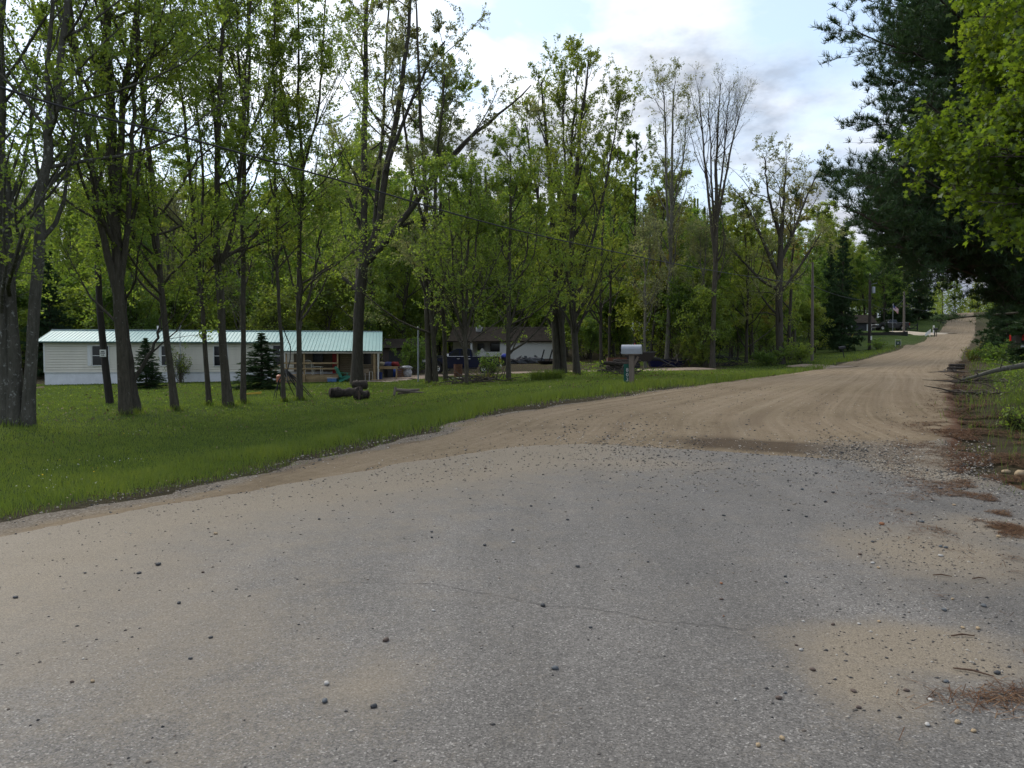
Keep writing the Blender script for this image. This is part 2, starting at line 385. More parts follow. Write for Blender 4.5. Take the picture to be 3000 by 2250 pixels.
g.bsdf(o, k, .95, 0, g.math('ADD', b, c), .8, .05, .1)
ground = npmesh('ground', np.stack([X.ravel(), Y.ravel(), Z.ravel()], 1), grid_quads(330, 330), mats=[m_ground], attrs={'lawn': lm.ravel()}, smooth=True); tag(ground, kind='structure')

# ------------------------------------------------------------------ dirt road
st = np.concatenate([np.linspace(0, 9, 420), np.linspace(9, len(W_L)-1, 260)[1:]]); nt_ = 90
el = catmull(W_L, st); er = catmull(W_R, st); tt = np.linspace(-.05, 1.05, nt_)
XY = el[:, None, :2]*(1-tt)[None, :, None]+er[:, None, :2]*tt[None, :, None]
wid = np.linalg.norm((er-el)[:, :2], axis=1); alen = np.concatenate([[0], np.cumsum(np.linalg.norm(np.diff((el+er)[:, :2]/2, axis=0), axis=1))])
RX, RY = XY[..., 0], XY[..., 1]; base = gz(RX, RY)
e = np.minimum(tt, 1-tt)[None]*wid[:, None]; e = e+1.0*(fnoise(RX*.8, RY*.8, 21, 4)-.5)+.25*(fnoise(RX*6, RY*6, 22, 2)-.5)
acr = tt[None]*wid[:, None]; S2 = np.broadcast_to(alen[:, None], acr.shape)
rut = .03*(fnoise(acr*2.0, S2*.04, 31, 3)-.5)+.012*(fnoise(RX*3, RY*3, 5)-.5)
RZ = base-.07+.11*sstep(-.05, .4, e)+rut*sstep(.2, .8, e)
m_dirt, nt, o = new_mat('graded_dirt'); g = NT(nt); v = g.coord('Object')
cb = g.n('ShaderNodeCombineXYZ'); g.l(g.attr('across'), cb.inputs[0]); g.l(g.attr('along'), cb.inputs[1])
ms = g.n('ShaderNodeMapping'); ms.inputs['Scale'].default_value = (2.0, .05, 1); g.l(cb.outputs[0], ms.inputs[0]); stk = g.noise(ms.outputs[0], 1., 5, .62)
ms2 = g.n('ShaderNodeMapping'); ms2.inputs['Scale'].default_value = (9, .18, 1); g.l(cb.outputs[0], ms2.inputs[0]); stk2 = g.noise(ms2.outputs[0], 1., 3, .6)
a = g.noise(v, .5, 4); c = g.noise(v, 45, 4, .75); b = g.noise(v, 7, 4, .65)
k = g.ramp(g.math('ADD', g.math('MULTIPLY', stk, .36), g.math('ADD', g.math('MULTIPLY', stk2, .20), g.math('ADD', g.math('MULTIPLY', b, .22), g.math('MULTIPLY', a, .22)))), [(.37, (.125, .092, .056)), (.48, (.200, .152, .097)), (.60, (.27, .215, .145))])
k = g.mix(g.math('MULTIPLY', g.ramp(a, [(.4, 0.), (.7, 1.)]), .35), k, (.20, .145, .10))
damp = g.ramp(g.math('ADD', g.attr('damp'), g.math('MULTIPLY', g.math('SUBTRACT', b, .5), .5)), [(.25, 0.), (.8, .85)]); k = g.mix(damp, k, (.066, .045, .028))
gr = g.ramp(g.math('ADD', g.attr('gravelly'), g.math('MULTIPLY', g.math('SUBTRACT', b, .5), .5)), [(.3, 0.), (.75, .8)]); k = g.mix(gr, k, g.ramp(c, [(.35, (.08, .066, .053)), (.5, (.17, .145, .115)), (.68, (.32, .28, .23))]))
k = g.mix(.55, k, g.ramp(c, [(.3, .25), (.5, .5), (.72, .75)]), 'OVERLAY')
rust = g.ramp(g.math('ADD', g.attr('needles'), g.math('MULTIPLY', g.math('SUBTRACT', b, .5), .7)), [(.35, 0.), (.75, .9)]); k = g.mix(rust, k, (.095, .045, .024))
g.bsdf(o, k, .95, 0, g.math('ADD', g.math('MULTIPLY', c, .7), g.math('MULTIPLY', stk2, .8)), .6, .03, .15)
PAVE = np.array([(-8.3, -5), (-6.5, 1), (-4.85, 5.6), (-3.9, 7.3), (-2.8, 8.9), (-1.5, 10.5), (-.1, 11.8), (1.2, 12.3), (2.6, 11.95), (4.4, 11.55), (5.6, 11.0), (6.1, 9.6), (5.9, 7.5), (5.5, 5.6), (5.0, 3.5), (4.2, 0), (3.6, -5)], float)
def poly_sd(px, py, poly):
    px = px.ravel(); py = py.ravel(); d = np.full(len(px), 1e9); ins = np.zeros(len(px), bool); n = len(poly)
    for i in range(n):
        a = poly[i]; b = poly[(i+1) % n]; ab = b-a; t = np.clip(((px-a[0])*ab[0]+(py-a[1])*ab[1])/(ab@ab), 0, 1)
        d = np.minimum(d, np.hypot(px-a[0]-t*ab[0], py-a[1]-t*ab[1]))
        c = (a[1] > py) != (b[1] > py); ins ^= c & (px < (b[0]-a[0])*(py-a[1])/(b[1]-a[1]+1e-12)+a[0])
    return np.where(ins, d, -d)
pd = poly_sd(RX, RY, PAVE).reshape(RX.shape)
def gauss(x, y, cx, cy, rx, ry, rot=0):
    c, s = math.cos(rot), math.sin(rot); dx = x-cx; dy = y-cy; return np.exp(-(((dx*c+dy*s)/rx)**2+((-dx*s+dy*c)/ry)**2))
damp = np.clip(.85*sstep(1.05, .2, e)*(tt[None] < .5)*sstep(.28, .5, fnoise(RX*.9, RY*.9, 17))*sstep(60, 40, RY)+gauss(RX, RY, 4.6, 12.45, 1.7, .62, -.2)*1.5+.4*gauss(RX, RY, .8, 14.0, 2.2, .4, .3)+.45*gauss(RX, RY, 5.2, 16, .5, 4, -.5)+.35*gauss(RX, RY, 7.6, 17, .45, 4, -.5), 0, 1)
grav = np.clip(.7*sstep(1.3, .3, e)*(tt[None] < .5)*sstep(.42, .6, fnoise(RX*1.3, RY*1.3, 18))*sstep(30, 15, RY)+gauss(RX, RY, 6.4, 11.4, 1.7, 2.2)+gauss(RX, RY, 5.9, 8, .8, 3)+.9*sstep(.9, .1, e)*sstep(40, 15, RY), 0, 1)
e_right = (1-tt)[None]*wid[:, None]
need = np.clip(sstep(1.0, .1, e_right+.6*(fnoise(RX*2, RY*2, 44)-.5))*sstep(34, 20, RY), 0, 1)
road = npmesh('dirt_road', np.stack([RX.ravel(), RY.ravel(), RZ.ravel()], 1), grid_quads(nt_, len(st)), mats=[m_dirt],
              attrs={'across': acr.ravel(), 'along': S2.ravel(), 'damp': damp.ravel(), 'gravelly': grav.ravel(), 'needles': need.ravel()}, smooth=True); tag(road, kind='structure')
def rz(x, y):
    d, s = road_sd(x, y); return gz(x, y)+np.where(d.reshape(np.shape(x)) < -.35, .04, .0)

# ------------------------------------------------------------------ worn asphalt at the junction
px_ = np.arange(-9, 7.4, .055); py_ = np.concatenate([np.arange(-5, 2, .2), np.arange(2, 13.4, .055)]); PX, PY = np.meshgrid(px_, py_)
ps = poly_sd(PX, PY, PAVE).reshape(PX.shape)+.22*(fnoise(PX*2.2, PY*2.2, 61, 4)-.5)+.05*(fnoise(PX*14, PY*14, 62, 2)-.5)
PZ = gz(PX, PY)+np.where(ps > -.3, .04+.022*sstep(-.01, .05, ps)-.10*sstep(-.02, -.16, ps), -.1)
def dust_at(x, y):
    q = 0*x
    def blob(px, py, rx, ry, a, rot=0):
        c = G(px, py); return a*gauss(x, y, c[0], c[1], rx, ry, rot)
    q = q+blob(2720, 1640, .62, .72, 1.25)+blob(2870, 1560, .5, .5, .7)+blob(2590, 1930, .42, .36, 1.25)+blob(2780, 1905, .32, .2, .8)+blob(2530, 2060, .22, .3, 1.0)+blob(2870, 1990, .2, .12, .8)
    q = q+blob(1090, 2040, .18, .22, .55, -.5)+blob(2750, 1400, .5, 1.0, .9)+blob(2620, 1380, .35, .8, .7)+blob(2500, 1345, 1.2, .25, .2)+blob(1900, 1370, .8, .4, .5)
    d = poly_sd(x, y, PAVE[:8]) if False else None
    ledge = np.array([(-8.7, -5), (-6.8, 1), (-4.9, 6.0), (-4.0, 7.5), (-2.8, 9.2), (-1.5, 10.8), (.3, 12.2)])
    dl = np.full(x.shape, 9.)
    for a, b in zip(ledge[:-1], ledge[1:]):
        ab = b-a; t = np.clip(((x-a[0])*ab[0]+(y-a[1])*ab[1])/(ab@ab), 0, 1); dl = np.minimum(dl, np.hypot(x-a[0]-t*ab[0], y-a[1]-t*ab[1]))
    q = q+1.25*np.exp(-(dl/1.1)**2)+.62*np.exp(-(dl/3.0)**2)
    q = q+.42*gauss(x, y, -3.4, 4.9, 2.2, .7, -1.2)+.32*gauss(x, y, -1.7, 4.0, 1.6, .6, -.9)+.5*gauss(x, y, -.6, 9.6, 2.4, .5, .75)
    return q
DU = dust_at(PX, PY)
m_asph, nt, o = new_mat('worn_asphalt'); g = NT(nt); v = g.coord('Object')
vo = g.n('ShaderNodeTexVoronoi'); vo.inputs['Scale'].default_value = 130; g.l(v, vo.inputs['Vector'])
sc = g.n('ShaderNodeSeparateColor'); g.l(vo.outputs['Color'], sc.inputs[0])
fine = g.noise(v, 170, 2, .7); mid = g.noise(v, 22, 4, .7); big = g.noise(v, .7, 5, .6)
k = g.ramp(sc.outputs[0], [(0., (.066, .060, .054)), (.3, (.105, .096, .087)), (.7, (.146, .134, .121)), (.93, (.176, .162, .147)), (.99, (.30, .28, .255))])
k = g.mix(.5, k, g.ramp(fine, [(.3, .2), (.7, .8)]), 'OVERLAY'); wpm = g.n('ShaderNodeMapping'); wpm.inputs['Rotation'].default_value = (0, 0, .38); wpm.inputs['Scale'].default_value = (1.1, .16, 1); g.l(v, wpm.inputs[0]); wp = g.noise(wpm.outputs[0], 1., 4, .55)
k = g.mix(.6, k, g.ramp(big, [(.3, .36), (.7, .66)]), 'OVERLAY'); k = g.mix(.5, k, g.ramp(wp, [(.35, .36), (.65, .64)]), 'OVERLAY'); k = g.mix(.4, k, g.ramp(mid, [(.3, .3), (.7, .7)]), 'OVERLAY')
du = g.math('ADD', g.attr('dust'), g.math('MULTIPLY', g.math('SUBTRACT', g.noise(v, 2.6, 6, .75), .5), 1.1)); du = g.math('ADD', du, g.math('MULTIPLY', g.math('SUBTRACT', g.noise(v, 60, 3, .7), .5), .8))
sand = g.ramp(g.noise(v, 120, 3, .75), [(.33, (.105, .083, .056)), (.5, (.215, .174, .123)), (.67, (.30, .25, .185))])
k = g.mix(g.ramp(du, [(.08, 0.), (.42, .5), (.95, .95)]), k, sand)
g.bsdf(o, k, g.ramp(big, [(.3, .62), (.7, .8)]), 0, g.math('ADD', g.math('MULTIPLY', sc.outputs[0], .5), fine), .5, .006, .35)
pav = npmesh('asphalt_pavement', np.stack([PX.ravel(), PY.ravel(), PZ.ravel()], 1), grid_quads(len(px_), len(py_)), mats=[m_asph], attrs={'dust': DU.ravel()}, smooth=True); tag(pav, kind='structure')
bmk = [G(x, y) for x, y in [(860, 1720), (960, 1732), (1070, 1733), (1180, 1737), (1290, 1743), (1400, 1765), (1500, 1784), (1600, 1802), (1700, 1806), (1800, 1822), (1900, 1845), (2000, 1852), (2090, 1866), (2190, 1880)]]
ck = catmull(np.array(bmk), 120); gg = np.random.default_rng(3); off = np.cumsum(gg.normal(0, .006, 120)); off -= np.linspace(0, off[-1], 120); ck[:, 1] += off
wv = .001+.0026*gg.random(120)**2; dn = norm(np.gradient(ck[:, :2], axis=0)); nn = np.stack([-dn[:, 1], dn[:, 0]], 1)
cz = gz(ck[:, 0], ck[:, 1])+.066
cv = np.concatenate([np.c_[ck[:, :2]+nn*wv[:, None], cz], np.c_[ck[:, :2]-nn*wv[:, None], cz]]); i = np.arange(119)
crk = npmesh('crack', cv, np.stack([i, i+120, i+121, i+1], 1), mats=[M('crack_dark', (.062, .058, .054), .95, bump=0)], parent=pav)

# driveways
def strip(name, pts, wd, lift=.05, mat=None):
    c = catmull(np.array(pts), 60*len(pts)//4); d = norm(np.gradient(c[:, :2], axis=0)); n = np.stack([d[:, 1], -d[:, 0]], 1); ac = np.linspace(-1, 1, 13)
    wq = wd*(.5+.25*(fnoise(np.arange(len(c))*.2, 0*np.arange(len(c)), 8)-.5))
    xy = c[:, None, :2]+n[:, None]*ac[None, :, None]*wq[:, None, None]; z = gz(xy[..., 0], xy[..., 1])+lift-.12*sstep(.75, 1, np.abs(ac))[None]
    return tag(npmesh(name, np.c_[xy.reshape(-1, 2), z.ravel()], grid_quads(13, len(c)), mats=[mat], smooth=True), kind='structure')
m_drive = M('driveway_dirt', (.27, .2, .145), .95, scale=1.5, var=.35)
strip('driveway', DRIVE, 4.2, .07, m_drive)
strip('driveway_uphill', [G(2640, 977)+np.array([0, 0, 0]), G(2700, 976), G(2745, 977), G(2775, 978)], 5, .12, M('driveway_gravel', (.42, .35, .26), .95, scale=1.5))
strip('driveway_apron', [G(2330, 1071), G(2420, 1075), G(2470, 1078)], 3, .06, m_drive)

# ------------------------------------------------------------------ gravel and stones
def octs(c, s, g):
    m = len(c); d = np.array([(1, 0, 0), (0, 1, 0), (-1, 0, 0), (0, -1, 0), (0, 0, .7), (0, 0, -.5)], float)
    v = c[:, None]+d[None]*s[:, None, None]*g.uniform(.6, 1.3, (m, 6, 1)); a = g.uniform(0, 6.28, m)
    q = v-c[:, None]; v[..., 0] = c[:, None, 0]+(q[..., 0]*1.25)*np.cos(a)[:, None]-q[..., 1]*np.sin(a)[:, None]; v[..., 1] = c[:, None, 1]+q[..., 0]*np.sin(a)[:, None]+q[..., 1]*np.cos(a)[:, None]
    f = np.array([(0, 1, 4), (1, 2, 4), (2, 3, 4), (3, 0, 4), (1, 0, 5), (2, 1, 5), (3, 2, 5), (0, 3, 5)]); return v.reshape(-1, 3), (np.arange(m)[:, None, None]*6+f[None]).reshape(-1, 3)
gg = np.random.default_rng(11)
cand = np.c_[gg.uniform(-9, 9.5, 600000), gg.uniform(1.5, 24, 600000)]
dd, ss = road_sd(cand[:, 0], cand[:, 1]); cp = poly_sd(cand[:, 0], cand[:, 1], PAVE); du = dust_at(cand[:, 0], cand[:, 1])
wt = .042+.62*np.clip(du, 0, 1)*sstep(.2, 3.2, cand[:, 0])+.03*np.clip(du, 0, 1)+.55*gauss(cand[:, 0], cand[:, 1], 6.3, 11.3, 1.3, 2)+.4*gauss(cand[:, 0], cand[:, 1], 5.6, 7.3, 1., 3)+.07*gauss(cand[:, 0], cand[:, 1], -1.2, 9.8, 2.5, .9, .5)+.06*gauss(cand[:, 0], cand[:, 1], 3.3, 10.2, 2.5, 1.4)
wt = wt+.22*gauss(cand[:, 0], cand[:, 1], 2.7, 4, .9, 1.6)+.12*sstep(-1.2, -.2, dd)*(ss < 0)
wt = wt*(dd < .1)*np.where(cand[:, 1] > 13.5, .5, 1)*(.4+1.2*fnoise(cand[:, 0]*2.5, cand[:, 1]*2.5, 71))
cand = cand[gg.random(len(cand)) < wt]
def surf(x, y): return gz(x, y)+.04+.022*(poly_sd(x, y, PAVE) > .0)
zc = surf(cand[:, 0], cand[:, 1]); rr = np.hypot(cand[:, 0], cand[:, 1])
sz = .0028+.0115*gg.random(len(cand))**4; sz *= np.clip(rr/8, .8, 1.7)
v_, t_ = octs(np.c_[cand, zc+sz*.12], sz, gg); tint = np.repeat(gg.random(len(cand))**1.15, 8)
m_stone, nt, o = new_mat('gravel'); g = NT(nt); k = g.ramp(g.attr('tint'), [(0, (.045, .045, .047)), (.35, (.10, .092, .085)), (.65, (.22, .18, .14)), (1, (.5, .46, .4))]); g.bsdf(o, k, .8, spec=.3)
tag(npmesh('gravel', v_, tris=t_, mats=[m_stone], attrs={'tint': tint}), 'fine gravel scattered over the asphalt and the dirt road', 'gravel', kind='stuff')
SM = {'dark': M('stone_dark', (.05, .052, .055), .7, var=.4, scale=30), 'pale': M('stone_pale', (.42, .40, .37), .75, var=.3, scale=40), 'tan': M('stone_tan', (.34, .25, .15), .8, var=.35, scale=40),
      'brown': M('stone_brown', (.10, .07, .055), .8, var=.4, scale=40), 'bluish': M('stone_bluish', (.10, .108, .115), .7, var=.35, scale=40), 'rusty': M('stone_rusty', (.24, .10, .045), .8, var=.4, scale=40)}
SL = {'dark': 'small dark charcoal stone lying loose on the worn asphalt', 'pale': 'small pale whitish stone lying loose on the asphalt', 'tan': 'small rounded tan stone lying loose on the asphalt',
      'brown': 'small dull brown stone lying loose on the asphalt', 'bluish': 'small blue grey pebble lying loose on the asphalt', 'rusty': 'small rusty orange pebble lying on the grey asphalt'}
proto = {}
STN = [(1590, 1805, 17, 'dark'), (1131, 1911, 19, 'brown'), (957, 2043, 18, 'pale'), (952, 2097, 20, 'bluish'), (1626, 1997, 20, 'bluish'), (1095, 2113, 19, 'dark'), (465, 1680, 16, 'dark'), (408, 1706, 13, 'dark'), (525, 1797, 13, 'dark'), (46, 1780, 15, 'dark'),
       (595, 1703, 10, 'brown'), (350, 1757, 7, 'dark'), (250, 1705, 8, 'dark'), (618, 1902, 12, 'dark'), (558, 1966, 12, 'dark'), (272, 2036, 13, 'tan'), (212, 2037, 10, 'brown'), (935, 1541, 9, 'dark'), (632, 1586, 13, 'tan'),
       (2380, 2000, 17, 'brown'), (2281, 2087, 17, 'brown'), (2291, 2210, 18, 'tan'), (2221, 2231, 17, 'tan'), (1692, 1686, 13, 'dark'), (1556, 1501, 8, 'dark'), (1663, 1543, 9, 'dark'), (1501, 1574, 9, 'dark'), (1420, 1621, 11, 'dark'), (1504, 1612, 10, 'pale'),
       (1422, 1387, 9, 'brown'), (1265, 1580, 8, 'dark'), (1265, 1597, 9, 'dark'), (1898, 1671, 9, 'dark'), (1730, 1871, 11, 'dark'), (1270, 1820, 10, 'pale'), (2120, 1836, 6, 'rusty'), (2113, 1737, 11, 'rusty'), (2113, 1785, 11, 'brown'), (2300, 1716, 11, 'dark'), (2304, 1734, 10, 'bluish'),
       (2500, 2065, 17, 'brown'), (2805, 2161, 20, 'tan'), (2716, 2168, 17, 'pale'), (2725, 2092, 14, 'pale'), (2852, 2187, 18, 'tan'), (2771, 2036, 17, 'bluish'), (2921, 2011, 18, 'dark'), (2765, 1818, 15, 'bluish'), (2881, 1806, 17, 'bluish'), (2556, 1675, 13, 'pale'), (2573, 1689, 11, 'tan'),
       (2519, 1648, 13, 'brown'), (2755, 1653, 14, 'pale'), (2770, 1628, 11, 'bluish'), (2755, 1625, 11, 'bluish'), (2583, 1557, 15, 'rusty'), (2556, 1610, 11, 'dark'), (2440, 1460, 11, 'dark'), (2390, 1401, 9, 'dark'), (2362, 1533, 9, 'dark'), (2418, 1488, 10, 'dark'), (2350, 1450, 9, 'bluish'),
       (2515, 2115, 15, 'brown'), (2655, 2063, 16, 'brown'), (2865, 1875, 15, 'tan'), (2820, 1872, 13, 'tan'), (2575, 1853, 12, 'tan'), (2516, 1860, 10, 'pale'), (2440, 1862, 12, 'brown'), (2346, 1940, 12, 'pale'), (2333, 1925, 9, 'brown'), (2353, 1852, 9, 'pale'), (2700, 1550, 12, 'bluish'), (2755, 1448, 12, 'bluish'), (2795, 1498, 10, 'tan'),
       (2060, 1512, 9, 'brown'), (2120, 1530, 11, 'dark'), (2136, 1387, 7, 'dark'), (2310, 1514, 9, 'dark'), (2153, 2090, 10, 'pale'), (2300, 2070, 11, 'bluish'), (2790, 1785, 10, 'tan'), (2925, 1595, 12, 'tan')]
for i, (a, b, s, kd) in enumerate(STN):
    p = G(a, b); p[2] = float(surf(p[:1], p[1:2])[0]); rad = s*1.0/F*p[1]/2
    if kd not in proto:
        o_ = MB().blob((0, 0, .45), (1.15, .85, .62), 31+len(proto), 12, .16).build('loose_stone', SM[kd], smooth=True); proto[kd] = o_
    else: o_ = proto[kd].copy(); COL.objects.link(o_)
    tag(o_, SL[kd], 'stone', 'loose stones on the asphalt'); o_.location = p; o_.scale = (rad, rad, rad*gg.uniform(.8, 1.1)); o_.rotation_euler = (0, 0, gg.uniform(0, 6.28))
# rust coloured pine needles along the right hand edge
n = 60000; k = gg.random(n); sidx = (gg.random(n)**1.0*430).astype(int); e0 = catmull(W_R, np.linspace(1, 9.5, 430))[sidx]; lo = catmull(W_L, np.linspace(1, 9.5, 430))[sidx]
tr = norm(np.c_[e0[:, :2]-lo[:, :2], 0*k])[:, :2]; off = gg.normal(.1, .5, n)-.7*gg.random(n)**3*gg.random(n)*2; xy = e0[:, :2]+tr*off[:, None]
for (a, b, r, m) in [(2915, 1795, .12, 330), (2965, 2085, .13, 420), (2900, 1300, .5, 2500), (2880, 1240, .5, 2500), (2990, 1570, .25, 2000)]:
    p = G(a, b); xy = np.r_[xy, np.c_[gg.normal(p[0], r*1.5, m), gg.normal(p[1], r*.7, m)]]
keep = (fnoise(xy[:, 0]*2.2, xy[:, 1]*2.2, 91) > .47); xy = xy[keep]; n = len(xy); z = np.maximum(surf(xy[:, 0], xy[:, 1]), 0)+.004
z = np.where(road_sd(xy[:, 0], xy[:, 1])[0] > -.3, gz(xy[:, 0], xy[:, 1])+.035, z)
a = gg.uniform(0, 6.28, n); L = gg.uniform(.03, .07, n); wd = .0016*np.clip(np.hypot(xy[:, 0], xy[:, 1])/6, 1, 3); dx = np.c_[np.cos(a), np.sin(a), gg.normal(0, .15, n)]*L[:, None]; nx = np.c_[-np.sin(a), np.cos(a), 0*a]*wd[:, None]
c = np.c_[xy, z+.012*gg.random(n)]; v_ = np.stack([c-dx-nx, c-dx+nx, c+dx+nx, c+dx-nx], 1).reshape(-1, 3)
m_need, nt, o = new_mat('dead_needles'); g = NT(nt); k = g.ramp(g.attr('tint'), [(0, (.055, .028, .016)), (.6, (.115, .055, .027)), (1, (.20, .12, .062))]); g.bsdf(o, k, .8, spec=.2)
tag(npmesh('pine_needle_litter', v_, np.arange(4*n).reshape(-1, 4), mats=[m_need], attrs={'tint': gg.random(n)}), 'rust brown dead pine needles drifted along the right road edge', 'needle litter', kind='stuff')

# ------------------------------------------------------------------ grass
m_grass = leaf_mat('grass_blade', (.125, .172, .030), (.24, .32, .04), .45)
def blades(xy, h, wd, g, tint, lean=.5):
    n = len(xy); z = gz(xy[:, 0], xy[:, 1])-.02; a = g.uniform(0, 6.28, n); b = g.uniform(0, 6.28, n)
    side = np.c_[np.cos(a), np.sin(a), 0*a]*wd[:, None]*.5; ln = np.c_[np.cos(b), np.sin(b), 0*b]*(h*lean*g.uniform(.2, 1.3, n))[:, None]; c = np.c_[xy, z]
    top = c+ln+np.c_[0*h, 0*h, h]; midp = c+ln*.35+np.c_[0*h, 0*h, h*.6]
    v = np.stack([c-side, c+side, midp+side*.8, midp-side*.8, top+side*.15, top-side*.15], 1).reshape(-1, 3); i = np.arange(n)[:, None]*6
    q = np.concatenate([i+np.array([0, 1, 2, 3]), i+np.array([3, 2, 4, 5])], 1).reshape(-1, 4); return v, q, np.repeat(tint, 2)
def sow(n, r0, r1, th0, th1, g):
    r = np.exp(g.uniform(math.log(r0), math.log(r1), n)); th = g.uniform(th0, th1, n); return np.c_[r*np.sin(th), r*np.cos(th)]
gg = np.random.default_rng(5)
xy = sow(900000, 5.5, 95, R(-52), R(50), gg); d, s = road_sd(xy[:, 0], xy[:, 1]); lmv = lawn_mask(xy[:, 0], xy[:, 1], d, s)
rag = -.15+1.0*(fnoise(xy[:, 0]*.8, xy[:, 1]*.8, 21, 4)-.5)+.35*(fnoise(xy[:, 0]*4, xy[:, 1]*4, 25, 3)-.5)+.25*gg.random(len(xy))**2
rag = rag-.75*sstep(.55, .72, fnoise(xy[:, 0]*1.6, xy[:, 1]*1.6, 27)); keep = (d > rag) & (gg.random(len(xy)) < .25+.75*sstep(-.1, .8, d)) & (gg.random(len(xy)) < np.where(s < 0, .03+.97*lmv, .05+.32*sstep(.6, 2.2, d)))
dr = np.full(len(xy), 99.); DR = catmull(np.array(DRIVE), 80)
for p in DR: dr = np.minimum(dr, np.hypot(xy[:, 0]-p[0], xy[:, 1]-p[1]))
keep &= (dr > 1.8) | (gg.random(len(xy)) < .04)
HA = P(130, 1129, 48); keep &= ~((xy[:, 1] > 48.3+.17*(xy[:, 0]+30.5)) & (xy[:, 0] > -31) & (xy[:, 0] < -8.5) & (xy[:, 1] < 58))
xy = xy[keep]; d = d[keep]; s = s[keep]; r = np.hypot(xy[:, 0], xy[:, 1])
patch = fnoise(xy[:, 0]*.5, xy[:, 1]*.5, 41); p2 = fnoise(xy[:, 0]*2.2, xy[:, 1]*2.2, 43)
verge = np.exp(-((d-.8)/1.0)**2)*sstep(8, 16, r)+.35*np.exp(-((d-.3)/.35)**2)
h = (.05+.035*patch+.16*verge*p2*1.3+.05*(s > 0))*gg.uniform(.6, 1.3, len(xy))*np.clip(1+.004*r, 1, 1.5)
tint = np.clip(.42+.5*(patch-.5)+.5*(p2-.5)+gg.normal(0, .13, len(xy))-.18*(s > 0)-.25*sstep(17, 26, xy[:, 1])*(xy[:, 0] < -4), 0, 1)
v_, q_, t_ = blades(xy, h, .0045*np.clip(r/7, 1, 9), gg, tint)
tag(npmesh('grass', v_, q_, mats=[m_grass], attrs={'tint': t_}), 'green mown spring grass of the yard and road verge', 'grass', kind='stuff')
# scattered clover and dandelion heads in the lawn
n = 900; xy = sow(6000, 9, 50, R(-40), R(25), gg); d, s = road_sd(xy[:, 0], xy[:, 1]); cl = fnoise(xy[:, 0]*.3, xy[:, 1]*.3, 51); xy = xy[(d > .6) & (s < 0) & (cl > .6) & (lawn_mask(xy[:, 0], xy[:, 1], d, s) > .6)][:420]
n = len(xy); c = np.c_[xy, gz(xy[:, 0], xy[:, 1])+.10]; v_, f_, t_ = leaves(gg, c, .018, 1.5, asp=1.)
yl = gg.random(n) < .2
tag(npmesh('lawn_flowers', v_, f_, mats=[M('petal_white', (.6, .6, .52), .8, bump=0), M('petal_yellow', (.75, .5, .02), .8, bump=0)], matidx=yl.astype(int)), 'tiny white and yellow flower heads dotted over the lawn', 'flowers', kind='stuff')

xy = sow(26000, 8, 60, R(-45), R(28), gg); d, s = road_sd(xy[:, 0], xy[:, 1]); lmv = lawn_mask(xy[:, 0], xy[:, 1], d, s); px = 1500+xy[:, 0]/xy[:, 1]*F
wl = .10+.9*sstep(.5, .68, fnoise(xy[:, 0]*.35, xy[:, 1]*.35, 83)); wl = wl*(.25+.75*sstep(15, 22, xy[:, 1]))+.7*np.exp(-((d-.2)/.35)**2)
xy = xy[(d > -.1) & (s < 0) & (lmv > .3) & (gg.random(len(xy)) < wl*.6)]; lv = leaves(gg, np.c_[xy, gz(xy[:, 0], xy[:, 1])+.035+.03*gg.random(len(xy))], .05*np.clip(np.hypot(xy[:, 0], xy[:, 1])/18, .6, 2.2), 1.2)
m_litter, nt, o = new_mat('dead_leaf'); g = NT(nt); k = g.ramp(g.attr('tint'), [(0, (.09, .055, .03)), (.6, (.20, .14, .075)), (1, (.34, .27, .17))]); g.bsdf(o, k, .9, spec=.1)
tag(npmesh('fallen_leaves', lv[0], lv[1], mats=[m_litter], attrs={'tint': gg.random(len(lv[1]))}), 'dry brown leaves and thatch scattered in the lawn and verge', 'leaf litter', kind='stuff')
# ------------------------------------------------------------------ trees
LF = {'fresh': leaf_mat('leaf_fresh', (.130, .185, .038), (.32, .45, .05), .5), 'yellow': leaf_mat('leaf_yellow', (.145, .185, .036), (.33, .42, .045), .5),
      'pale': leaf_mat('leaf_pale', (.205, .225, .095), (.32, .35, .12), .45), 'deep': leaf_mat('leaf_deep', (.090, .145, .032), (.21, .35, .035), .5),
      'rust': leaf_mat('leaf_rust', (.15, .145, .035), (.30, .28, .05), .5), 'needle': leaf_mat('needle_dark', (.034, .070, .028), (.05, .10, .022), .3), 'bright': leaf_mat('leaf_bright', (.080, .13, .014), (.21, .31, .02), .52)}
BK = {'brown': bark_mat('bark_brown', (.088, .074, .058), lich=.63), 'grey': bark_mat('bark_grey', (.10, .09, .076), (.36, .36, .33), .58), 'dark': bark_mat('bark_dark', (.075, .064, .053), lich=.68), 'pale': bark_mat('bark_pale', (.17, .155, .13), lich=.62)}
def stem_path(pts, Yb, drift, n=18):
    out = []; rad = []; y0 = pts[0][1]
    for (px, py, wd) in pts:
        Yq = Yb+drift*max(0, (y0-py))/F*Yb; out.append(P(px, py, Yq)); rad.append(wd*.40/F*Yq)
    m = len(pts); q = np.c_[np.array(out), rad]; c = catmull(q, n); return c[:, :3], np.maximum(c[:, 3], .006)
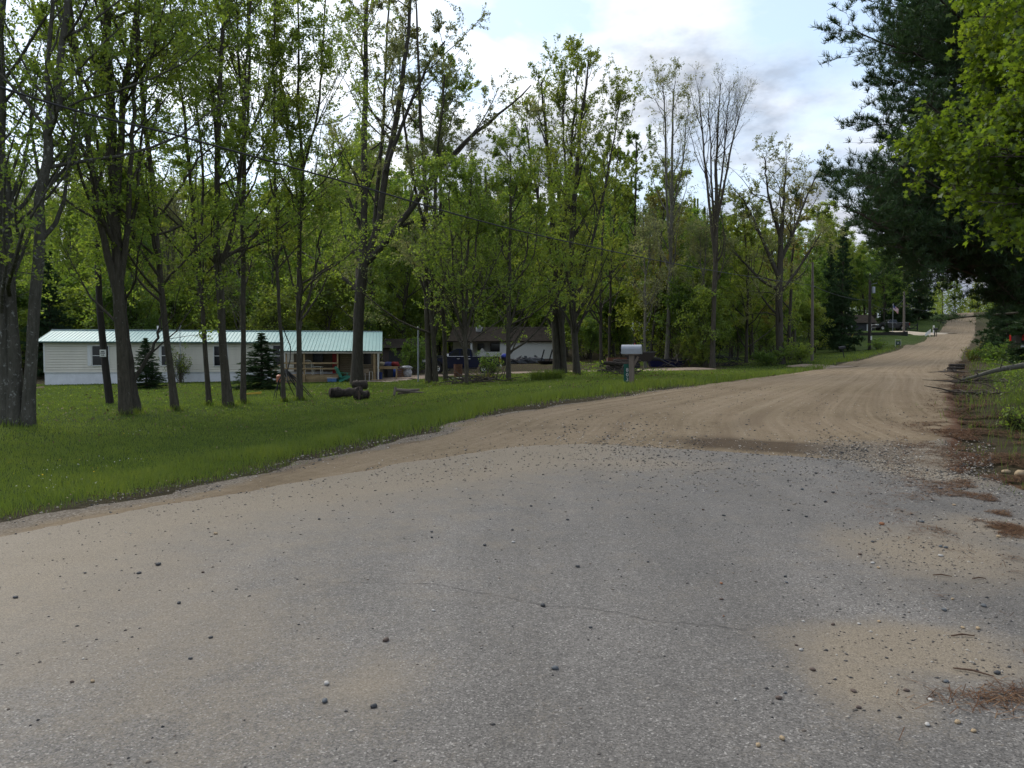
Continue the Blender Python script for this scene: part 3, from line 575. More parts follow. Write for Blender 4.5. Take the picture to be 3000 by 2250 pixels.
def foliage(g, stems, radii, nb, blen, leafn, lsize, lo=.3, hi=1., ang=.85, trop=.07, k2=5, k3=4, droop=0., up=.4, lshape='rhomb', sub=.45, hshape=1., wob=.12, jit=.12):
    """limbs, twigs and leaf centres grown from stems"""
    acc = Acc()
    p, d, r, u, idx = sprout(g, stems, radii, nb, lo, hi, ang, .2, .35)
    L = blen*(1.2-hshape*.75*(u-lo)/(1-lo+1e-6))*g.uniform(.55, 1.2, len(p)); b1, r1 = limbs(g, p, d, L, np.minimum(r*.5, .012+.014*L), 7, wob, trop)
    acc.add(*tubes(b1, r1, 5))
    tips = stems[:, -4:]
    p, d, r, u, idx = sprout(g, b1, r1, k2, .2, 1., .7, .2, .2); L2 = L[idx]*sub*(1.15-.6*u)*g.uniform(.6, 1.2, len(p))
    b2, r2 = limbs(g, p, d, L2, np.minimum(r*.6, .010), 5, wob*1.2, trop*.7-droop); acc.add(*tubes(b2, np.maximum(r2, .003), 4))
    p, d, r, u, idx = sprout(g, b2, r2, k3, .2, 1., .65, .2, .1); L3 = np.minimum(L2[idx]*.6, .8)*g.uniform(.6, 1.2, len(p))+.1
    b3, r3 = limbs(g, p, d, L3, np.full(len(p), .0045), 4, .15, .02-droop); acc.add(*tubes(b3, np.maximum(r3, .0022), 3))
    if leafn:
        i = g.integers(0, len(b3), leafn); uu = g.uniform(.15, 1., leafn)*2.999; j = uu.astype(int); f = (uu-j)[:, None]
        c = b3[i, j]*(1-f)+b3[i, j+1]*f+g.normal(0, jit, (leafn, 3)); lv = leaves(g, c, lsize, up, lshape)
    else: lv = None
    return acc, lv
LEAFY = 2.8
def photo_tree(name, label, cat, stems, leaf='fresh', bark='brown', seed=0, Yb=None, nb=14, blen=3.2, leafn=9000, lsize=.105, lo=.3, group=None, flare=1.35, drift=None, **kw):
    g = np.random.default_rng(seed+100)
    if Yb is None: base = G(stems[0][0][0], stems[0][0][1]); Yb = base[1]
    else: base = GY(stems[0][0][0], Yb)
    t = thing(name, label, cat, base, 0, group); acc = Acc(); S = []; RD = []
    for k, st in enumerate(stems):
        dr = (drift[k] if drift else (0 if k == 0 else g.normal(0, .12))); c, r = stem_path(st, Yb, dr)
        ground_stem = st[0][1] >= stems[0][0][1]-45
        if ground_stem:
            fl = np.linspace(0, 17, 18); r = r*(1+(flare-1)*np.exp(-fl/.55)); c[0, 2] = min(c[0, 2], g1(*c[0, :2]))-.25
        w_ = g.normal(0, .012, (18, 3))*np.linspace(0, 1, 18)[:, None]*4; c = c+w_*np.array([1, 1, 0]); S.append(c); RD.append(r)
    S = np.stack(S)-base; RD = np.stack(RD); v, q = tubes(S, RD, 18); ctr = np.repeat(S.reshape(-1, 3), 18, 0); an = np.tile(np.arange(18), len(ctr)//18); zz_ = v[:, 2]; v = ctr+(v-ctr)*(1+.16*(vnoise(an*.9+seed*7, zz_*.8, 3)-.5)+.10*(vnoise(an*3.1, zz_*2.5, 4)-.5))[:, None]; acc.add(v, q)
    lens = plen(S); nbs = np.maximum(2, (nb*lens/lens.max())).astype(int)
    nbs = (nbs*1.25).astype(int); kw.setdefault('ang', .82); kw.setdefault('trop', .09); kw.setdefault('k2', 6); kw.setdefault('jit', .05); a2, lv = foliage(g, S, RD, nbs, blen*1.3, int(leafn*LEAFY), lsize*.86, lo*.7, **kw)
    vv, qq = a2.get(); acc.add(vv, qq); v, q = acc.get()
    npmesh('trunk', v, q, mats=[BK[bark]], parent=t, smooth=True)
    if lv is not None: npmesh('crown', lv[0], polys=lv[1], mats=[LF[leaf]], attrs={'tint': lv[2]}, parent=t)
    return t
def canon(name, H, seed, leaf, bark, stems=1, r0=.16, nb=22, blen=3, leafn=5000, lsize=.16, lo=.25, **kw):
    """a woodland tree at the origin, to be copied"""
    g = np.random.default_rng(seed); t = thing(name, None, None); S = []; RD = []
    for k in range(stems):
        ph = g.uniform(0, 6.28); fork = g.uniform(.25, .45) if k else 0; lean = g.uniform(.03, .09)*(2.2 if k else 1); z = np.linspace(fork, 1 if not k else g.uniform(.8, .97), 18)*H
        o = lean*(z-z[0]); wb = np.cumsum(g.normal(0, .05, (18, 2)), 0); wb -= wb[0]
        c = np.stack([o*math.cos(ph)+wb[:, 0], o*math.sin(ph)+wb[:, 1], z-(.3 if not k else 0)], 1)
        if k: c[:, :2] += S[0][np.searchsorted(S[0][:, 2], z[0])][:2]
        r = r0*(1-.9*z/H)+.012; r = r*(1 if not k else .7); r = r*(1+.5*np.exp(-(z)/.35)); S.append(c); RD.append(r)
    S = np.stack(S); RD = np.stack(RD); acc = Acc(); acc.add(*tubes(S, RD, 8)); a2, lv = foliage(g, S, RD, nb, blen, leafn, lsize, lo, **kw); acc.add(*a2.get()); v, q = acc.get()
    npmesh('trunk', v, q, mats=[BK[bark]], parent=t, smooth=True); npmesh('crown', lv[0], polys=lv[1], mats=[LF[leaf]], attrs={'tint': lv[2]}, parent=t); t['H'] = H; return t
def conifer(name, H, seed, R0, whorls, lo, per=6, tuft=.16, dens=26, sag=-.12, leaf='needle', r0=.16, thick=.006, ntri=5, bark='dark', power=.8, fine=1.):
    """trunk with whorled boughs carrying needle tufts; conical"""
    g = np.random.default_rng(seed); t = thing(name, None, None); z = np.linspace(-.3, H, 18); wb = np.cumsum(g.normal(0, .02, (18, 2)), 0); S = np.c_[wb, z][None]; RD = (r0*(1-.95*np.clip(z, 0, H)/H)+.008)[None]
    acc = Acc(); acc.add(*tubes(S, RD, 8)); hs = np.linspace(lo, .985, whorls); p = []; d = []; L = []
    for h in hs:
        for k in range(per):
            a = g.uniform(0, 6.28); hh = h+g.normal(0, .5/whorls); p.append((np.interp(hh*H, z, S[0, :, 0]), np.interp(hh*H, z, S[0, :, 1]), hh*H)); d.append((math.cos(a), math.sin(a), .25+.5*h+g.normal(0, .1)))
            L.append(R0*max(.06, (1-h))**power*g.uniform(.6, 1.15))
    p = np.array(p); d = np.array(d); L = np.array(L); b1, r1 = limbs(g, p, d, L, .012+.012*L, 8, .08, sag); acc.add(*tubes(b1, r1, 5))
    kk = np.maximum(3, (L*dens/6)).astype(int); q, dd, r, u, idx = sprout(g, b1, r1, kk, .15, 1., .85, .2, .75); L2 = np.minimum(L[idx]*.35*(1.2-u)+.15, 1.3)*g.uniform(.6, 1.2, len(q))
    b2, r2 = limbs(g, q, dd, L2, np.full(len(q), .008), 5, .1, .0); acc.add(*tubes(b2, np.maximum(r2, .003), 3)); v, f = acc.get()
    npmesh('trunk', v, f, mats=[BK[bark]], parent=t, smooth=True)
    nt_ = int(len(b2)*7*fine); i = g.integers(0, len(b2), nt_); uu = g.uniform(.1, 1., nt_)*3.999; j = uu.astype(int); fr = (uu-j)[:, None]; c = b2[i, j]*(1-fr)+b2[i, j+1]*fr; ax = norm(b2[i, j+1]-b2[i, j]+np.array([0, 0, .35]))
    c = np.repeat(c, ntri, 0); ax = np.repeat(ax, ntri, 0); dirs = norm(ax*.7+g.normal(0, .55, c.shape)); sd = norm(np.cross(dirs, g.normal(0, 1, c.shape))); s = tuft*g.uniform(.6, 1.2, len(c))[:, None]
    v = np.stack([c-sd*thick, c+sd*thick, c+dirs*s+sd*thick*.4, c+dirs*s-sd*thick*.4], 1).reshape(-1, 3); ti = np.clip(.5+g.normal(0, .2, len(c))+.8*(fnoise(c[:, 0]*1.2, c[:, 1]*1.2+c[:, 2], 3)-.5), 0, 1)
    npmesh('crown', v, np.arange(len(v)).reshape(-1, 4), mats=[LF[leaf]], attrs={'tint': ti}, parent=t); t['H'] = H; return t

YT = [  # the trees of the front yard, left to right
 dict(name='maple_tree', label='clump of three pale lichen spotted trunks at the far left of the yard', stems=[[(45, 1245, 58), (42, 1050, 46), (30, 850, 40), (14, 600, 34), (4, 300, 28), (0, -50, 20), (-8, -400, 8)], [(80, 1240, 46), (92, 1050, 38), (105, 850, 38), (118, 640, 36), (135, 480, 32), (160, 330, 26), (185, 150, 22), (200, -60, 16), (205, -380, 6)], [(20, 1238, 40), (10, 1000, 34), (-20, 700, 28), (-50, 300, 20), (-60, -200, 8)], [(128, 540, 26), (140, 400, 20), (143, 200, 16), (158, -20, 12), (150, -300, 5)]], leaf='fresh', bark='grey', seed=1, nb=16, blen=3.4, leafn=9000, lo=.42, flare=1.25),
 dict(name='maple_tree', label='thick straight trunked maple dividing into many upright stems beside the dark marked post', stems=[[(370, 1215, 42), (358, 1060, 39), (346, 850, 38), (335, 600, 36), (325, 400, 33), (318, 200, 30), (316, 0, 24), (312, -350, 8)], [(348, 880, 30), (318, 760, 26), (285, 600, 22), (255, 400, 18), (228, 200, 15), (208, 0, 11), (190, -300, 5)], [(352, 830, 22), (372, 700, 20), (382, 500, 16), (392, 330, 14), (400, 100, 11), (404, -200, 5)], [(335, 640, 26), (352, 450, 24), (365, 250, 20), (395, 60, 16), (420, -200, 6)], [(340, 700, 18), (300, 560, 16), (240, 430, 13), (180, 300, 10), (130, 150, 6)]], leaf='fresh', bark='brown', seed=2, nb=17, blen=3.4, leafn=11000, lo=.38),
 dict(name='maple_tree', label='dark leaning trunk growing close behind the thick maple with a low forking limb', stems=[[(402, 1208, 34), (390, 1130, 27), (378, 1040, 24), (365, 940, 22), (350, 800, 18), (300, 560, 12), (270, 300, 6)], [(392, 1115, 16), (425, 1060, 14), (455, 1000, 10), (480, 900, 6)]], leaf='fresh', bark='dark', seed=3, nb=9, blen=2.6, leafn=3200, lo=.35),
 dict(name='maple_tree', label='single slightly leaning trunk standing right of the thick maple before the second window', stems=[[(515, 1203, 27), (494, 1050, 23), (478, 900, 21), (462, 740, 20), (448, 560, 18), (425, 380, 16), (408, 200, 14), (400, 0, 11), (392, -350, 4)], [(410, 240, 11), (450, 170, 10), (520, 60, 8), (570, -50, 4)], [(455, 650, 10), (520, 560, 8), (580, 470, 6), (640, 420, 4)]], leaf='fresh', bark='brown', seed=4, nb=19, blen=3.0, leafn=7500, lo=.35),
 dict(name='maple_tree', label='slim trunk forking at mid height into two thin stems before the third window', stems=[[(614, 1188, 18), (602, 1050, 16), (592, 900, 15), (582, 800, 14), (566, 620, 12), (548, 420, 11), (530, 280, 9), (505, 60, 7), (490, -250, 3)], [(584, 800, 11), (592, 640, 10), (590, 450, 9), (575, 280, 8), (563, 60, 6), (556, -250, 3)]], leaf='fresh', bark='brown', seed=5, nb=15, blen=2.5, leafn=5500, lo=.35, lsize=.1),
 dict(name='maple_tree', label='stout trunk with a bulging base splitting in a U at mid height', stems=[[(670, 1190, 36), (655, 1050, 29), (648, 900, 27), (640, 790, 26), (632, 680, 22), (638, 520, 19), (642, 330, 17), (652, 120, 14), (658, -80, 11), (660, -360, 4)], [(648, 770, 19), (672, 710, 17), (694, 600, 15), (712, 430, 13), (722, 250, 11), (735, 30, 8), (740, -280, 4)], [(640, 480, 12), (625, 330, 10), (612, 150, 8), (600, -60, 5)]], leaf='fresh', bark='brown', seed=6, nb=17, blen=3.2, leafn=8500, lo=.36, flare=1.35),
 dict(name='maple_tree', label='very straight slender trunk just right of the U shaped tree', stems=[[(712, 1183, 20), (713, 1040, 18), (713, 880, 17), (710, 700, 16), (712, 560, 15), (716, 430, 14), (705, 260, 9), (690, 60, 7), (684, -240, 3)], [(716, 430, 11), (728, 300, 10), (730, 120, 8), (728, -150, 4)], [(716, 420, 10), (760, 330, 9), (800, 210, 7), (840, 120, 4)]], leaf='fresh', bark='brown', seed=7, nb=17, blen=3.2, leafn=8000, lo=.35),
 dict(name='maple_tree', label='thin trunk beside the tall forked tree in front of the porch railing', stems=[[(832, 1178, 14), (826, 1040, 13), (815, 860, 11), (808, 650, 10), (803, 450, 9), (800, 250, 7), (805, 50, 5), (806, -160, 2)], [(806, 600, 6), (770, 420, 5), (760, 250, 4), (755, 100, 2)]], leaf='yellow', bark='brown', seed=8, nb=15, blen=2.5, leafn=5500, lo=.28),
 dict(name='maple_tree', label='tall trunk forking at railing height with many upright limbs in front of the porch', stems=[[(878, 1173, 22), (877, 1040, 19), (875, 920, 18), (876, 780, 16), (882, 620, 14), (886, 500, 13), (878, 330, 10), (872, 100, 7), (870, -220, 3)], [(878, 930, 11), (905, 870, 9), (930, 760, 7), (950, 620, 5)], [(880, 680, 10), (862, 500, 9), (838, 340, 8), (815, 150, 6), (800, -80, 3)], [(886, 500, 10), (910, 420, 9), (935, 300, 8), (948, 120, 6), (960, -120, 3)]], leaf='fresh', bark='brown', seed=9, nb=17, blen=3.2, leafn=9000, lo=.25),
 dict(name='oak_tree', label='big dark oak in front of the porch with one long limb slanting right', stems=[[(1045, 1131, 42), (1048, 1000, 37), (1053, 880, 37), (1064, 790, 38), (1066, 680, 26), (1067, 520, 23), (1068, 350, 20), (1070, 160, 16), (1075, -40, 12), (1080, -300, 5)], [(1070, 770, 28), (1110, 650, 25), (1128, 520, 23), (1155, 380, 20), (1180, 230, 17), (1195, 80, 13), (1205, -120, 8)], [(1072, 770, 27), (1120, 720, 25), (1175, 650, 21), (1250, 550, 19), (1320, 460, 17), (1400, 385, 13), (1480, 320, 8), (1560, 250, 4)], [(1095, 700, 18), (1105, 560, 15), (1120, 400, 12), (1130, 200, 9), (1140, -20, 5)], [(1130, 500, 15), (1180, 360, 12), (1240, 220, 10), (1300, 120, 6)], [(1160, 670, 12), (1240, 640, 10), (1320, 625, 8), (1400, 580, 5)]], leaf='pale', bark='dark', seed=10, nb=14, blen=4.2, leafn=13000, lsize=.13, lo=.3, drift=[0, .08, -.12, .25, -.1, .2]),
 dict(name='maple_tree', label='pair of trunks standing tight together before the front of the dark blue pickup', stems=[[(1256, 1124, 24), (1254, 1000, 21), (1250, 850, 20), (1248, 640, 17), (1238, 420, 14), (1225, 200, 10), (1215, -60, 4)], [(1277, 1128, 20), (1270, 1000, 18), (1262, 850, 16), (1272, 640, 13), (1285, 420, 10), (1300, 220, 6)], [(1250, 700, 12), (1205, 500, 10), (1180, 330, 8), (1165, 150, 4)]], leaf='pale', bark='brown', seed=11, nb=17, blen=3.6, leafn=8500, lsize=.13, lo=.25),
 dict(name='maple_tree', label='single grey trunk standing before the front door of the dark blue pickup', stems=[[(1306, 1118, 17), (1302, 1000, 15), (1296, 850, 14), (1292, 680, 12), (1290, 500, 10), (1295, 300, 7), (1300, 120, 3)]], leaf='fresh', bark='brown', seed=12, nb=19, blen=3.0, leafn=6500, lsize=.13, lo=.38),
 dict(name='maple_tree', label='young multi stemmed tree fanning upward in front of the pickup cab', stems=[[(1367, 1131, 16), (1366, 1060, 15), (1362, 1000, 16), (1366, 880, 10), (1372, 700, 8), (1378, 520, 5)], [(1360, 1000, 9), (1335, 880, 7), (1322, 700, 5), (1315, 560, 3)], [(1364, 985, 9), (1385, 880, 8), (1395, 700, 6), (1420, 520, 3)], [(1362, 990, 7), (1350, 850, 6), (1352, 680, 4), (1350, 500, 2)]], leaf='fresh', bark='brown', seed=13, nb=16, blen=2.6, leafn=6500, lsize=.12, lo=.34, flare=1.2),
 dict(name='maple_tree', label='leafy maple with a bare lower trunk in front of the white house siding', stems=[[(1490, 1117, 19), (1489, 1030, 17), (1490, 930, 16), (1492, 800, 13), (1495, 620, 10), (1498, 450, 6)], [(1492, 960, 9), (1515, 880, 8), (1540, 740, 6), (1560, 600, 3)], [(1490, 930, 7), (1465, 820, 6), (1440, 700, 4), (1425, 600, 2)]], leaf='fresh', bark='brown', seed=14, nb=20, blen=3.6, leafn=11000, lsize=.13, lo=.2),
 dict(name='maple_tree', label='massive ivy clad double trunk at the right corner of the white house', stems=[[(1632, 1095, 30), (1630, 1000, 29), (1627, 860, 27), (1622, 720, 22), (1615, 560, 17), (1600, 400, 12), (1590, 240, 6)], [(1652, 1093, 22), (1648, 1000, 20), (1642, 860, 18), (1650, 700, 15), (1668, 520, 12), (1680, 360, 8), (1690, 200, 4)], [(1625, 780, 14), (1590, 640, 12), (1560, 500, 9), (1540, 360, 5)]], leaf='yellow', bark='dark', seed=15, nb=22, blen=3.4, leafn=9500, lsize=.13, ang=.6, trop=.14, lo=.25, k2=6),
 dict(name='maple_tree', label='tall yellow green maple right of the massive double trunk by the driveway', stems=[[(1690, 1098, 26), (1686, 1020, 24), (1678, 920, 22), (1676, 800, 20), (1678, 660, 17), (1690, 500, 14), (1705, 340, 10), (1720, 180, 5)], [(1680, 850, 12), (1730, 720, 10), (1770, 560, 8), (1800, 400, 5), (1815, 280, 3)], [(1678, 700, 11), (1660, 540, 9), (1650, 380, 6), (1655, 200, 3)], [(1678, 940, 8), (1705, 890, 7), (1740, 850, 4)]], leaf='yellow', bark='dark', seed=16, nb=22, blen=3.4, leafn=9500, lsize=.13, ang=.6, trop=.14, lo=.25, k2=6),
 dict(name='woodland_tree', label='slim dark trunk seen through the gap between white house and mailbox', stems=[[(1762, 1075, 12), (1760, 960, 11), (1762, 800, 9), (1765, 620, 7), (1770, 450, 4)]], Yb=66, leaf='yellow', bark='dark', seed=17, nb=16, blen=4.2, leafn=7000, lsize=.17, lo=.25),
 dict(name='woodland_tree', label='second slim dark trunk just left of the mailbox post in the distance', stems=[[(1785, 1066, 10), (1786, 960, 9), (1790, 800, 8), (1800, 620, 6), (1812, 420, 3)]], Yb=70, leaf='yellow', bark='dark', seed=18, nb=16, blen=4.2, leafn=7000, lsize=.17, lo=.25),
 dict(name='woodland_tree', label='dark straight trunk rising right behind the silver mailbox', stems=[[(1864, 1062, 15), (1862, 900, 13), (1860, 740, 10), (1862, 560, 7), (1866, 420, 4)]], Yb=72, leaf='deep', bark='dark', seed=19, nb=14, blen=3.8, leafn=5000, lsize=.17, lo=.45),
 dict(name='woodland_tree', label='thin leaning trunk in the clearing right of the mailbox above the dark cart', stems=[[(1905, 1062, 11), (1915, 960, 10), (1930, 840, 8), (1938, 700, 6), (1945, 560, 3)]], Yb=66, leaf='rust', bark='dark', seed=20, nb=12, blen=3., leafn=2600, lsize=.16, lo=.35),
 dict(name='poplar_tree', label='tall pale sparse tree standing left of the bare vase shaped one', stems=[[(1953, 1073, 17), (1957, 980, 16), (1962, 860, 14), (1966, 700, 13), (1968, 560, 10), (1970, 430, 8), (1974, 300, 5), (1978, 240, 2)], [(1964, 740, 9), (1955, 620, 8), (1950, 460, 7), (1948, 330, 5), (1942, 250, 2)], [(1966, 640, 7), (2000, 480, 5), (2010, 360, 3), (2020, 290, 2)]], leaf='pale', bark='pale', seed=21, nb=20, blen=3.6, leafn=3200, lsize=.13, lo=.3, ang=.6, trop=.16),
 dict(name='poplar_tree', label='nearly bare vase shaped tree with fine upright twigs against the sky', stems=[[(2087, 1077, 19), (2089, 980, 17), (2092, 860, 17), (2096, 740, 18), (2098, 620, 14), (2100, 480, 9), (2105, 360, 6), (2112, 240, 2)], [(2092, 740, 11), (2078, 600, 9), (2062, 440, 6), (2052, 330, 4), (2048, 260, 2)], [(2098, 660, 11), (2122, 540, 8), (2145, 420, 6), (2168, 330, 3), (2185, 280, 2)], [(2095, 700, 9), (2085, 540, 7), (2080, 390, 4), (2078, 260, 2)], [(2098, 640, 8), (2120, 470, 6), (2130, 350, 4), (2140, 250, 2)]], leaf='pale', bark='brown', seed=22, nb=17, blen=3.2, leafn=900, lsize=.10, lo=.45, ang=.5, trop=.18, sub=.5),
 dict(name='oak_tree', label='broad spreading oak with crooked limbs and pale new leaves left of the near pole', stems=[[(2288, 1066, 30), (2284, 980, 26), (2282, 880, 25), (2284, 780, 22), (2290, 680, 16), (2296, 580, 10), (2300, 480, 4)], [(2284, 820, 17), (2250, 740, 13), (2215, 660, 9), (2180, 590, 5), (2150, 550, 3)], [(2284, 770, 15), (2320, 690, 12), (2350, 610, 8), (2380, 540, 5), (2405, 490, 3)], [(2283, 850, 13), (2230, 820, 10), (2180, 770, 7), (2140, 730, 4)], [(2288, 700, 12), (2260, 610, 9), (2245, 530, 6), (2240, 460, 3)], [(2284, 860, 12), (2330, 800, 9), (2370, 740, 6), (2400, 690, 3)]], leaf='pale', bark='dark', seed=23, nb=14, blen=3.6, leafn=7000, lsize=.13, lo=.25, wob=.2),
 dict(name='woodland_tree', label='reddish brown trunk beside the broad spreading oak near the road edge', stems=[[(2315, 1062, 14), (2313, 960, 12), (2318, 840, 10), (2325, 700, 7), (2330, 580, 3)]], Yb=68, leaf='rust', bark='dark', seed=24, nb=16, blen=3.6, leafn=4500, lsize=.15, lo=.2),
 dict(name='woodland_tree', label='slender dark tree at the wood edge between bare tree and spreading oak', stems=[[(2186, 1068, 12), (2188, 960, 10), (2190, 840, 8), (2185, 720, 5), (2180, 600, 2)]], Yb=64, leaf='yellow', bark='dark', seed=25, nb=20, blen=3.6, leafn=7500, lsize=.15, lo=.15),
]
for q in YT: photo_tree(cat='tree', **q)

_bl = []
for q in YT:
    for st in q['stems']:
        if st[0][1] > 1085:
            p = G(st[0][0], st[0][1]); r0 = st[0][2]*.43/F*p[1]; n = 170; a = RNG.uniform(0, 6.28, n); rr = r0*(1.05+RNG.exponential(.45, n)); _bl.append(np.c_[p[0]+rr*np.cos(a), p[1]+rr*np.sin(a), np.hypot(p[0], p[1])*np.ones(n)])
_bl = np.concatenate(_bl); v_, q_, t_ = blades(_bl[:, :2], RNG.uniform(.08, .26, len(_bl)), .006*np.clip(_bl[:, 2]/9, 1, 6), RNG, RNG.uniform(.25, .75, len(_bl)), .7)
tag(npmesh('tall_grass', v_, q_, mats=[m_grass], attrs={'tint': t_}), 'longer unmown grass around the foot of the yard trees', 'grass', kind='stuff')
# the crowd of trees behind: a few kinds, copied
TREES_SEEN = [(x['stems'][0][0][0], x['stems'][0][0][1]) for x in YT]
KIND = [canon('woodland_tree', 18, 201, 'fresh', 'brown', 1, .15, 32, 4.6, 13000, .2, .14), canon('woodland_tree', 18, 202, 'deep', 'dark', 2, .14, 24, 4.3, 13000, .2, .12),
        canon('woodland_tree', 18, 203, 'yellow', 'brown', 1, .16, 30, 4.6, 12000, .2, .18), canon('woodland_tree', 18, 204, 'fresh', 'dark', 2, .12, 24, 4.2, 13000, .19, .08), canon('woodland_tree', 18, 205, 'pale', 'pale', 2, .14, 22, 3.6, 5000, .16, .25, ang=.6, trop=.12)]
SAP = [canon('sapling', 6, 211, 'fresh', 'brown', 3, .05, 20, 2.2, 7000, .16, .03), canon('sapling', 6, 212, 'deep', 'dark', 3, .05, 20, 2.3, 7000, .16, .03), canon('sapling', 6, 213, 'yellow', 'brown', 3, .05, 20, 2.1, 6500, .15, .03)]
KL = ['slender fresh green woodland tree in the stand behind the houses', 'dark twin stemmed woodland tree deep in the stand behind the houses', 'yellow green woodland tree in the stand behind the houses', 'leafy two stemmed woodland tree with low branches behind the houses', 'pale thinly leaved tree among the woods behind the houses']
KS = ['bright green sapling bushy to the ground under the woodland trees', 'dark green sapling bushy to the ground under the woodland trees', 'yellowish sapling bushy to the ground under the woodland trees']
_used = set()
def plant(protos, i, x, y, H, label, group, g, sq=1.):
    pr = protos[i]; t = pr if id(pr) not in _used else copy_tree(pr); _used.add(id(pr))
    s = H/pr['H']; wdt = s*sq*g.uniform(.85, 1.15); t.location = (x, y, g1(x, y)-.05); t.rotation_euler = (0, 0, g.uniform(0, 6.28)); t.scale = (wdt, wdt, s); return tag(t, label, 'tree', group)
SKY_X = [-600, 0, 400, 700, 1000, 1300, 1500, 1700, 1900, 2100, 2300, 2450, 2560, 2700, 2800]; SKY_Y = [500, 500, 470, 500, 400, 360, 380, 430, 500, 560, 620, 690, 740, 740, 760]
gg = np.random.default_rng(77); spots = []
def free(x, y, gap):
    px = 1500+x/y*F
    if y < 60 and x < -6: return False
    if 1190 < px < 1655 and y < 97: return False
    if 1100 < px <= 1190 and y < 66: return False
    if px < 1130 and y < 60: return False
    if 1655 <= px < 1850 and y < 78: return False
    if 1835 < px < 1975 and 76 < y < 114: return False
    if 2440 < px and y < 145: return False
    if road_sd([x], [y])[0][0] < 9: return False
    return all((x-a)**2+(y-b)**2 > gap*gap for a, b in spots)
def rand_spot(xa, xb, ya, yb):
    """evenly over the view: far rows hold more trees"""
    y = gg.uniform(ya, yb); px = gg.uniform(xa, xb); return (px-1500)/F*y, y
n = 0
for k in range(4000):
    if n >= 120: break
    x, y = rand_spot(-450, 2760, 58, 125)
    if not free(x, y, 3.3): continue
    spots.append((x, y)); px = 1500+x/y*F; top = np.interp(px, SKY_X, SKY_Y)+gg.uniform(-20, 130); H = np.clip(1.6+(1045-top)/F*y-g1(x, y), 9, 25)
    i = int(gg.choice(5, p=[.32, .22, .2, .18, .08] if px < 1700 else [.2, .18, .34, .1, .18])); plant(KIND, i, x, y, H, KL[i], 'woodland trees behind the houses', gg); n += 1
n = 0
for k in range(3000):
    if n >= 34: break
    x, y = rand_spot(2380, 2800, 146, 215); px = 1500+x/y*F
    if road_sd([x], [y])[0][0] < 7 or road_sd([x], [y])[1][0] > 0 or not all((x-p)**2+(y-q)**2 > 12 for p, q in spots) or (2640 < px < 2790 and y < 165): continue
    spots.append((x, y)); top = np.interp(px, [2380, 2480, 2540, 2620, 2700, 2800], [620, 690, 730, 735, 720, 745])+gg.uniform(-25, 60); H = np.clip(1.6+(1045-top)/F*y-g1(x, y), 8, 25)
    i = int(gg.choice(4, p=[.3, .25, .3, .15])); plant(KIND, i, x, y, H, ['fresh green leafy tree on the wooded slope near the road crest', 'dark twin stemmed tree on the wooded slope near the road crest', 'yellow green tree on the wooded slope near the road crest', 'low branched leafy tree on the wooded slope near the road crest'][i], 'trees on the slope near the road crest', gg, 1.35); n += 1
n = 0
for k in range(4000):
    if n >= 150: break
    x, y = rand_spot(-350, 2440, 57, 100)
    if not free(x, y, 1.5): continue
    spots.append((x, y)); i = int(gg.choice(3, p=[.4, .4, .2])); plant(SAP, i, x, y, gg.uniform(3.5, 9), KS[i], 'saplings under the woodland trees', gg, 1.1); n += 1

for k, (px, y) in enumerate([(1178, 72), (1205, 99), (1222, 112), (1250, 103), (1290, 108), (1335, 104), (1385, 110), (1430, 105), (1480, 112), (1540, 106), (1590, 110), (1235, 125), (1160, 84)]):
    x = (px-1500)/F*y; i = (k*2) % 4; plant(KIND, i, x, y, gg.uniform(17, 21), ['fresh green tree rising directly behind the white house', 'dark twin stemmed tree rising directly behind the white house', 'yellow green tree rising directly behind the white house', 'low branched tree rising directly behind the white house'][i], 'trees directly behind the white house', gg, 1.2)
    i = k % 3; plant(SAP, i, x+1.5, y+1.2, gg.uniform(6, 9), KS[i], 'saplings under the woodland trees', gg, 1.2)
# distant wood: one mass
def mass(name, label, pts, Hs, seed, leafn=1500, ls=.42):
    g = np.random.default_rng(seed); m = len(pts); z0 = gz(pts[:, 0], pts[:, 1]); z = np.linspace(0, 1, 6)
    S = np.stack([np.stack([np.full(6, a)+np.cumsum(g.normal(0, .1, 6)), np.full(6, b)+np.cumsum(g.normal(0, .1, 6)), c-.3+z*h*.9], 1) for (a, b), c, h in zip(pts, z0, Hs)]); v1, q1 = tubes(S, np.linspace(.16, .03, 6)[None]*np.ones((m, 1)), 5)
    n = m*leafn; i = np.repeat(np.arange(m), leafn); h = g.random(n)**.8; a = g.uniform(0, 6.28, n); prof = 2.6*np.sin(np.clip(h*1.0+.12, 0, 1)*math.pi)**.6*(.35+.65*g.random(n)**.5)
    prof *= .55+.9*fnoise(a*1.6+i*3.1, h*9, 13, 2); c = np.stack([pts[i, 0]+prof*np.cos(a), pts[i, 1]+prof*np.sin(a), z0[i]+.2+h*Hs[i]*.98], 1)
    lv = leaves(g, c, ls, .4); tint = np.clip(lv[2]+np.repeat(g.normal(0, .2, m), leafn), 0, 1)
    v = np.concatenate([v1, lv[0]]); q = np.concatenate([q1, lv[1]+len(v1)]); mi = np.r_[np.zeros(len(q1)), np.repeat(1+g.integers(0, 3, m), leafn)]
    o = npmesh(name, v, q, mats=[BK['dark'], LF['fresh'], LF['deep'], LF['yellow']], matidx=mi, attrs={'tint': np.r_[np.full(len(q1), .5), tint]}); return tag(o, label, 'woods', kind='stuff')
pp = []; hh = []
